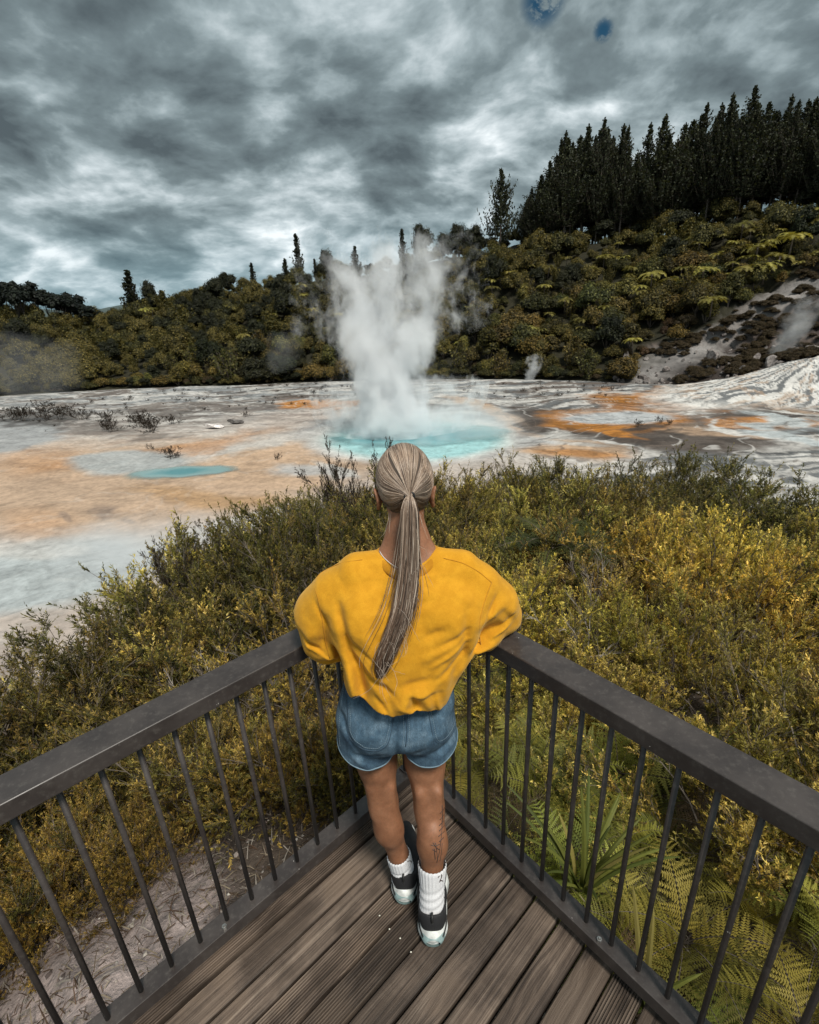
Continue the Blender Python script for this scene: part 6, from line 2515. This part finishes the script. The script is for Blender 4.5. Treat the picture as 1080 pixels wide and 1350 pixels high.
SE = [[(533, 925), (536, 945), (537, 965), (535, 984)],
      [(461, 900), (480, 912), (505, 925), (530, 931)],
      [(457, 922), (459, 945), (458, 965), (464, 978), (480, 989), (500, 991), (512, 982), (517, 960), (520, 938)],
      [(564, 936), (568, 955), (571, 973), (578, 982), (590, 976), (600, 962), (605, 945)]]
stitch('seam', bd, SE, .0016, M_den_s, shorts, .0001)
TH = [[(x + 3, y - 1) for x, y in SE[0]], [(x - 4, y) for x, y in SE[0]],
      [(x + 2, y - 4) for x, y in SE[1]],
      [(461, 926), (462.5, 945), (461.5, 963), (467, 975), (481, 985.5), (498, 987), (508.5, 979), (513, 960), (516, 940)],
      [(568, 938), (572, 955), (574.5, 971), (579, 978), (588, 973), (597, 960), (601, 946)],
      [(454, 905), (449, 935), (447, 965), (449, 985)]]


def dashes(bvh, lines, r, name, mat, parent, on=.0038, off_=.0022):
    mb = MB()
    for L_ in lines:
        P = cast_px(bvh, L_, .0012, 2.0)
        if len(P) < 4:
            continue
        cum = np.concatenate([[0], np.cumsum(np.linalg.norm(np.diff(P, axis=0), axis=1))])
        t = 0
        while t + on < cum[-1]:
            q = np.array([[np.interp(u, cum, P[:, k]) for k in range(3)] for u in (t, t + on * .5, t + on)])
            mb.tube(q, r, 4, cap=False)
            t += on + off_
    return mb.build(name, mat, parent)


dashes(bd, TH, .00065, 'stitching', M_thr, shorts)
# rolled frayed hems
for sd, (hcx, hcy, rx, ry) in (('L', (-.170, 1.243, .0985, .0985)), ('R', (.030, 1.238, .0955, .0955))):
    P = []
    for a in np.linspace(0, 2 * math.pi, 61):
        x, y = hcx + rx * math.cos(a), hcy + ry * math.sin(a)
        zz_ = float(np.interp(x, hemx, hemz)) + float(np.clip((y - 1.22) / .1, -.3, 1)) * .012
        o_ = Vector((hcx + 3 * (x - hcx), hcy + 3 * (y - hcy), zz_ + .006))
        h_, n_, _, _ = bd.ray_cast(o_, (Vector((hcx, hcy, zz_ + .006)) - o_).normalized())
        if h_ is not None and (h_.xy - Vector((hcx, hcy))).length < .135:
            P.append(np.array((h_.x, h_.y, zz_ + .002)))
    P = smooth_pl(np.array(P), 2)
    if sd == 'L':
        P = P[(P[:, 0] < -.070) | (P[:, 1] > 1.2)]
    mb = MB()
    mb.tube(P, .0024, 7, cap=False)
    mb.build('rolled_hem', M_fray, shorts, smooth=True)
mb = MB()
for z_, r_ in ((.925, .002), (.955, .002)):
    mb.tube([(-.060 + (.150 if z_ < .94 else .143) * math.cos(a), 1.263 + (.099 if z_ < .94 else .095) * math.sin(a), z_) for a in np.linspace(0, 2 * math.pi, 49)], r_, 5, cap=False)
mb.build('waistband', M_den_s, shorts, smooth=True)

# ---- tattoo on the right calf (a sprig and a small cross-like figure)
bb = bvh_of(*B.surface(0)) if False else None
me_b = body.data
co = np.zeros(len(me_b.vertices) * 3, np.float32)
me_b.vertices.foreach_get('co', co)
co = co.reshape(-1, 3)
bv_body = BVHTree.FromPolygons([tuple(map(float, v)) for v in co], [tuple(p.vertices) for p in me_b.polygons])
m_, t_, nb_, bs_, _o = new_mat('tattoo_ink')
bs_.inputs['Base Color'].default_value = (.055, .035, .03, 1)
bs_.inputs['Roughness'].default_value = .5
M_ink = m_
TL = [[(583, 1062), (583.5, 1080), (582, 1100), (580, 1120), (576, 1137)],
      [(586, 1065), (580, 1073)], [(587, 1072), (580, 1081)], [(587, 1080), (579, 1089)], [(586, 1088), (579, 1096)], [(586, 1096), (578, 1103)], [(585, 1104), (579, 1110)],
      [(574, 1111), (576, 1122), (577, 1134)], [(568, 1114), (574, 1116), (580, 1113)], [(571, 1111), (575, 1118), (579, 1120)], [(573, 1119), (573, 1127), (574, 1133)], [(570, 1120), (575, 1123)],
      [(583, 1112), (582, 1124), (580, 1135)]]
stitch('tattoo', bv_body, TL, .0017, M_ink, woman, -.0004).location = -WO

# ---- socks
def sock_mat():
    m, t, nb, bs, out = new_mat('white_sock')
    p = N(t, 'ShaderNodeTexCoord').outputs['Object']
    g_ = nb.noise(p, 300, 3, .6)
    c = nb.ramp(g_, [(.3, (.62, .62, .64)), (.7, (.82, .82, .84))])
    t.links.new(c, bs.inputs['Base Color'])
    bs.inputs['Roughness'].default_value = .9
    bump(nb, bs, g_, .4, .001)
    return m


M_sock = sock_mat()
for sd in 'LR':
    g = LEG[sd]
    ak = A_(*g['ank'])
    sh = A_(*g['shin'])
    top = ak + (sh - ak) * (1.75 if sd == 'R' else 1.0)
    axd = unit(sh - ak)
    base_ = ak - axd * .03
    Lk = np.linalg.norm(top - base_)
    u_ = unit(np.cross(axd, A_(0, 1, 0)))
    v_ = np.cross(axd, u_)
    na, nl = 96, 26
    Vs = []
    for j in range(nl + 1):
        t = j / nl
        q = base_ + axd * Lk * t
        # follow the leg's own centre line
        zq = q[2]
        cen = A_(np.interp(zq, [ak[2] - .05, ak[2], sh[2], g['calf'][2]], [ak[0], ak[0], sh[0], g['calf'][0]]), np.interp(zq, [ak[2] - .05, ak[2], sh[2], g['calf'][2]], [ak[1] - .004, ak[1], sh[1], g['calf'][1]]), zq)
        r0 = np.interp(zq, [ak[2] - .05, ak[2], sh[2], g['calf'][2]], [.043, .0405, .0405, .053])
        cuff = 1 if t > .62 else 0
        for i in range(na):
            a = 2 * math.pi * i / na
            rib = .0011 * math.cos(24 * a) if cuff else .0004 * math.cos(24 * a)
            wr = 0 if cuff else .0018 * math.sin(t * 40 + 2.5 * math.sin(a + 1))
            lip = -.003 if j == nl else 0
            r_ = r0 + rib + wr + (.0015 if cuff else 0) + lip
            Vs.append(cen + u_ * math.cos(a) * r_ + v_ * math.sin(a) * r_)
    Vs = np.array(Vs)
    Qs = [(j * na + i, j * na + (i + 1) % na, (j + 1) * na + (i + 1) % na, (j + 1) * na + i) for j in range(nl) for i in range(na)]
    sk_ = wlink('sock', np_mesh('sock', Vs, np.array(Qs), smooth=True), M_sock)
    bs_v = bvh_of(Vs, Qs)
    if sd == 'R':
        stitch('logo', bs_v, [[(577.5, 1157), (580, 1153), (583, 1150.5), (584.5, 1153), (582, 1157), (580, 1161)], [(579, 1163), (582, 1160), (584, 1162)]], .0016, M_ink, sk_, .0004)
    else:
        stitch('logo', bs_v, [[(537, 1136), (541, 1134), (543, 1137)]], .0012, M_ink, sk_, .0004)

# ---- trainers
def shoe_mat(name, c, rough, extra=None, trans=0):
    m, t, nb, bs, out = new_mat(name)
    p = N(t, 'ShaderNodeTexCoord').outputs['Object']
    n = nb.noise(p, 420 if extra == 'knit' else 30, 3, .6)
    cc = nb.mix(1.0, c, nb.ramp(n, [(.3, .7), (.7, 1.25)]), 'MULTIPLY')
    t.links.new(cc, bs.inputs['Base Color'])
    bs.inputs['Roughness'].default_value = rough
    bs.inputs['Transmission Weight'].default_value = trans
    bump(nb, bs, n, .4 if extra == 'knit' else .1, .001)
    return m


M_knit = shoe_mat('black_knit', (.018, .018, .020), .8, 'knit')
M_mid = shoe_mat('white_foam', (.66, .68, .66), .55)
M_out = shoe_mat('grey_rubber', (.23, .32, .32), .35)
M_blk = shoe_mat('black_rubber', (.02, .02, .02), .5)


def make_shoe(ank, heel, ang, side):
    """local frame: x across, y forward, z up; heel at y=0"""
    f = A_(math.sin(ang), math.cos(ang), 0)
    r_ = A_(math.cos(ang), -math.sin(ang), 0)
    tw = lambda P: A_(*heel) + np.asarray(P)[:, :1] * r_ + np.asarray(P)[:, 1:2] * f + np.asarray(P)[:, 2:3] * UP
    root_loc = -WO

    def piece(name, S, mat, parent, cutf=None, hole=True):
        V, Q = S.surface(2)
        V = tw(V)
        o = link(name, np_mesh(name, V, Q, smooth=True), mat, parent)
        if parent is woman:
            o.location = root_loc
        return o
    lo, hi = (-.075, -.03, -.005), (.075, .30, .15)
    h = .0032
    # upper
    U = SDF(lo, hi, h)
    U.chain([(0, .040, .060), (0, .10, .060), (side * .006, .18, .047), (side * .004, .235, .036)], [.040, .043, .041, .026], .03)
    U.chain([(0, .030, .050), (0, .034, .100)], [.036, .036], .03)
    U.cone((0, .036, .09), (0, .10, .075), .036, .038, .03)
    sl, X, Y, Z = U.sub((-1,) * 3, (1,) * 3)
    collar = .098 + .022 * np.exp(-((Y - .0) / .016) ** 2) + .018 * np.clip((Y - .07) / .05, 0, 1) * (Y < .14)
    U.g = np.maximum(U.g, (Z - collar).astype(np.float32))
    hole_ = np.sqrt(((X) / .034) ** 2 + ((Y - .047) / .040) ** 2)
    U.g = np.where(Z > .07, np.maximum(U.g, ((1 - hole_) * .034).astype(np.float32)), U.g)
    U.g = np.maximum(U.g, (.022 - Z + 0 * X).astype(np.float32))
    sh_ = piece('shoe', U, M_knit, woman)
    # chunky midsole with flared heel
    Msl = SDF(lo, hi, h)
    out_pts = [(0, .030), (side * .002, .09), (side * .008, .17), (side * .006, .228)]
    Msl.chain([(x, y, .030) for x, y in out_pts], [.047, .041, .047, .036], .02, sq=((0, 0, 1), 2.0))
    Msl.chain([(x, y, .016) for x, y in out_pts], [.050, .043, .049, .038], .02, sq=((0, 0, 1), 3.0))
    Msl.cone((0, .004, .036), (0, .03, .040), .030, .040, .02)
    sl, X, Y, Z = Msl.sub((-1,) * 3, (1,) * 3)
    Msl.g = np.maximum(Msl.g, (.006 - Z + .018 * np.clip((Y - .20) / .07, 0, 1) + 0 * X).astype(np.float32))
    groove = np.exp(-((Z - .031 - .012 * np.sin(Y * 30)) / .003) ** 2) * .003
    Msl.g = (Msl.g + groove).astype(np.float32)
    ms = piece('midsole', Msl, M_mid, sh_)
    Ou = SDF(lo, hi, h)
    Ou.chain([(x, y, .010) for x, y in out_pts], [.051, .044, .050, .038], .02, sq=((0, 0, 1), 4.2))
    Ou.cone((0, .004, .026), (0, .03, .022), .041, .049, .01, sq=((0, 0, 1), 1.55))
    sl, X, Y, Z = Ou.sub((-1,) * 3, (1,) * 3)
    Ou.g = np.maximum(Ou.g, (.0015 - Z + .02 * np.clip((Y - .20) / .07, 0, 1) + 0 * X).astype(np.float32))
    piece('outsole', Ou, M_out, sh_)
    mb = MB()
    P = tw([(0, -.006, .088), (0, -.010, .108), (0, -.007, .122), (0, .004, .126), (0, .012, .116)])
    mb.tube(P, [.0035, .0042, .0045, .004, .003], 6)
    mb.build('pull_tab', M_blk, sh_, smooth=True)
    # dark sweep on the side of the midsole near the heel
    mb = MB()
    for s_ in (-1, 1):
        P = [(s_ * (.030 + .018 * math.sin(t * 1.57)), -.014 + .06 * t, .036 + .012 * t - .006 * math.sin(t * 3.1)) for t in np.linspace(0, 1, 12)]
        mb.tube(tw(P), np.concatenate([np.linspace(.0045, .003, 8), np.linspace(.003, .0008, 4)]), 6)
    mb.build('side_mark', M_blk, sh_, smooth=True)
    # laces
    for q_ in range(4):
        mb = MB()
        y0 = .115 + q_ * .02
        P = [(x * .028, y0 + .006 * abs(x), .100 - q_ * .0065 - .010 * x * x) for x in np.linspace(-1, 1, 9)]
        mb.tube(tw(P), .0024, 5)
        mb.build('lace', M_mid, sh_, smooth=True)
    return sh_


make_shoe(LEG['L']['ank'], (-.083, 1.170, 0), rad(3), -1)
make_shoe(LEG['R']['ank'], (.010, 1.038, 0), rad(2), 1)

# ---- hair
def hair_mat():
    m, t, nb, bs, out = new_mat('blonde_hair')
    t.links.new(vcol(t), bs.inputs['Base Color'])
    bs.inputs['Roughness'].default_value = .42
    bs.inputs['Specular IOR Level'].default_value = .45
    bs.inputs['Anisotropic'].default_value = .4
    return m


M_hair = hair_mat()
TIE = A_(.002, 1.283, 1.487)
rr3 = np.random.default_rng(99)
R_H = A_(.0825, .1035, .1065)
Hd = SDF(tuple(HC - .14), tuple(HC + .14), .004)
Hd.ell(HC + A_(0, -.004, .002), tuple(R_H), 0)
sl, X, Y, Z = Hd.sub((-9,) * 3, (9,) * 3)
xx, yy, zz = X - HC[0], Y - HC[1], Z - HC[2]
# face and nape cut away: hairline plane behind the forehead, above the ears, up to the nape
cut = np.maximum(.62 * yy - .78 * (zz + .012) - .008 + 0 * xx, -(zz + .088) + .35 * np.abs(xx) + .0 * yy)
earc = .030 - np.sqrt((np.abs(xx) - .088) ** 2 + (yy + .024) ** 2 + (zz + .046) ** 2)
Hd.g = np.maximum(np.maximum(Hd.g, cut.astype(np.float32)), earc.astype(np.float32))
V, Q = Hd.surface(2)
rootc = A_(.085, .062, .047)
hair = wlink('hair', np_mesh('hair', V, Q, smooth=True, col=np.tile(rootc, (len(V), 1))), M_hair)
BL = np.array([(.42, .31, .23), (.28, .195, .14), (.58, .465, .37), (.15, .10, .07), (.35, .255, .19), (.09, .06, .045), (.52, .41, .32)])


def strands(P, R0, C0, C1, sides=3):
    """P (n,m,3) polylines -> one mesh of thin tubes"""
    n, m, _ = P.shape
    T = np.gradient(P, axis=1)
    T = unit(T)
    ref = unit(np.cross(T, A_(.3, .8, .52)))
    w = np.cross(T, ref)
    prof = np.sin(np.pi * np.clip(np.linspace(.12, .97, m), 0, 1)) ** .4
    rings = []
    for k in range(sides):
        a = 2 * math.pi * k / sides
        rings.append(P + (ref * math.cos(a) + w * math.sin(a)) * (R0[:, None] * prof[None])[..., None])
    V = np.stack(rings, 2).reshape(-1, 3)
    base_ = (np.arange(n)[:, None] * m + np.arange(m - 1)[None]) * sides
    F = []
    for k in range(sides):
        k2 = (k + 1) % sides
        F.append(np.stack([base_ + k, base_ + k2, base_ + sides + k2, base_ + sides + k], -1).reshape(-1, 4))
    t = np.linspace(0, 1, m)[None, :, None]
    C = C0[:, None] * (1 - t) + C1[:, None] * t
    C = np.repeat(C[:, :, None], sides, 2).reshape(-1, 3)
    return V, np.vstack(F), C


# scalp strands sweep from the hairline to the tie over the skull
n = 3600
tie_d = unit((TIE - HC) / R_H)
ups = unit(A_(0, 0, 1) - tie_d * tie_d[2])
rgt = np.cross(tie_d, ups)
phi = rr3.uniform(-math.pi, math.pi, n)
far_ = np.where(np.abs(phi) < 1.25, 2.15 - .15 * np.abs(phi), np.interp(np.abs(phi), [1.25, 1.6, 2.0, 2.6, 3.15], [1.9, 1.35, 1.12, .92, .86]))
start = far_ * rr3.uniform(.8, 1.0, n)
m = 18
t = np.linspace(0, 1, m)[None]
ang_ = start[:, None] * (1 - t) + .10 * t
phw = phi[:, None] + .10 * np.sin(t * 2.5 + rr3.uniform(0, 6, n)[:, None]) * (1 - t) * .5 + np.sign(phi)[:, None] * .16 * np.sin(math.pi * t) * (np.abs(phi)[:, None] > .5)
dv = tie_d * np.cos(ang_)[..., None] + (ups * np.cos(phw)[..., None] + rgt * np.sin(phw)[..., None]) * np.sin(ang_)[..., None]
P = HC + A_(0, -.004, .002) + dv * R_H * (1.0 + rr3.uniform(.0, .022, n)[:, None, None])
pull = sstep(t, .72, 1.0)[..., None]
end = TIE + dv * .010 + A_(0, -.002, 0)
P = P * (1 - pull) + end * pull
ok = np.ones(n, bool)
ci = rr3.integers(0, len(BL), n)
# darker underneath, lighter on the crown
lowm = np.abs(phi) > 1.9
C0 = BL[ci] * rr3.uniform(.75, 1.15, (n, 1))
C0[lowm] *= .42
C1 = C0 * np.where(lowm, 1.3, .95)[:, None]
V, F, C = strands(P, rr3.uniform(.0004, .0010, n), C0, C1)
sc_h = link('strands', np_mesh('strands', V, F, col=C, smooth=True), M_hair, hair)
# ponytail
n = 2600
m = 34
s_t = np.linspace(0, 1, m)
cen = np.array([TIE, TIE + A_(-.001, -.020, -.004), (.000, 1.246, 1.44), (-.004, 1.226, 1.37), (-.010, 1.196, 1.29), (-.025, 1.150, 1.215), (-.052, 1.128, 1.155), (-.078, 1.112, 1.10), (-.093, 1.108, 1.06), (-.104, 1.105, 1.03)])
cc_ = np.linspace(0, 1, len(cen))
sp = lambda k: np.interp(s_t, cc_, cen[:, k])
cl = smooth_pl(np.stack([sp(0), sp(1), sp(2)], -1), 5)
wd = np.interp(s_t, [0, .06, .18, .35, .5, .65, .8, .92, 1], [.007, .013, .025, .030, .033, .030, .026, .017, .007])
th_ = np.interp(s_t, [0, .1, .3, .6, 1], [.007, .012, .016, .013, .006])
clump = rr3.normal(size=(26, 2)) * .48
ck = rr3.integers(0, 26, n)
mixc = np.linspace(0, 1, m)[None] ** 1.2
r0 = np.sqrt(rr3.random(n))
a0 = rr3.uniform(0, 6.283, n)
ux = r0 * np.cos(a0)
uy = r0 * np.sin(a0)
uxx = ux[:, None] * (1 - .66 * mixc) + clump[ck, 0][:, None] * .85 * mixc + .16 * np.sin(s_t[None] * 9 + ck[:, None] * 1.7) * mixc
uyy = uy[:, None] * (1 - .5 * mixc) + clump[ck, 1][:, None] * .5 * mixc
endf = .50 + .56 * rr3.random(n) ** .8
idx_ = np.clip(s_t[None] * endf[:, None], 0, 1.0) * (m - 1)
i0 = np.clip(idx_.astype(int), 0, m - 2)
fr_ = (idx_ - i0)[..., None]
CLn = cl[i0] * (1 - fr_) + cl[i0 + 1] * fr_
WDn = wd[i0] * (1 - fr_[..., 0]) + wd[i0 + 1] * fr_[..., 0]
THn = th_[i0] * (1 - fr_[..., 0]) + th_[i0 + 1] * fr_[..., 0]
fly = (rr3.random(n) < .07)[:, None] * np.linspace(0, 1, m)[None] ** 2 * rr3.normal(size=(n, 1)) * .9
P = CLn + A_(1, 0, 0) * ((uxx + fly) * WDn)[..., None] + A_(0, -1, .35) * (uyy * THn)[..., None]
P[..., 1] = np.minimum(P[..., 1], CLn[..., 1] + .012)
ci = rr3.integers(0, len(BL), n)
cb_ = rr3.uniform(.55, 1.25, 26)[ck][:, None]
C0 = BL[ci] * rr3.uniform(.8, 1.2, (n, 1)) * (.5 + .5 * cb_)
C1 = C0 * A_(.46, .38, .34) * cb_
hl = rr3.random(n) < .08
C0[hl] = (.70, .60, .50)
C1[hl] = (.66, .56, .46)
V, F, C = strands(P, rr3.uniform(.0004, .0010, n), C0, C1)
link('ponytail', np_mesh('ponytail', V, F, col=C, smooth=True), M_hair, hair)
# a few loose hairs
n = 46
P = []
for i in range(n):
    if i < 10:
        s_ = -1 if i % 2 else 1
        p = HC + A_(.05 * s_ * rr3.uniform(.5, 1), -.065, -.075)
        d = A_(s_ * rr3.uniform(-.2, .3), -.3, -1.0)
    else:
        q = rr3.integers(10, 30)
        p = cl[q] + A_(rr3.normal() * .02, -.012, 0)
        d = A_(rr3.normal() * .7, -.25, -1)
    pts_ = [p]
    L_ = rr3.uniform(.05, .13)
    for k in range(13):
        d = unit(d + rr3.normal(size=3) * .14 - UP * .05)
        pts_.append(pts_[-1] + d * L_ / 13)
    P.append(pts_)
P = np.array(P)
C0 = np.tile(A_(.55, .46, .38), (n, 1))
V, F, C = strands(P, np.full(n, .00045), C0, C0)
link('loose_hair', np_mesh('loose_hair', V, F, col=C, smooth=True), M_hair, hair)
mb = MB()
ring_ = []
ax_t = unit(A_(0, -.95, .1))
u_ = A_(1, 0, 0)
v_ = np.cross(ax_t, u_)
for a in np.linspace(0, 2 * math.pi, 25):
    ring_.append(TIE + A_(0, -.004, 0) + u_ * .0125 * math.cos(a) + v_ * .0115 * math.sin(a))
mb.tube(ring_, .0036, 8, cap=False)
mb.build('hair_tie', M_blk, hair, smooth=True)
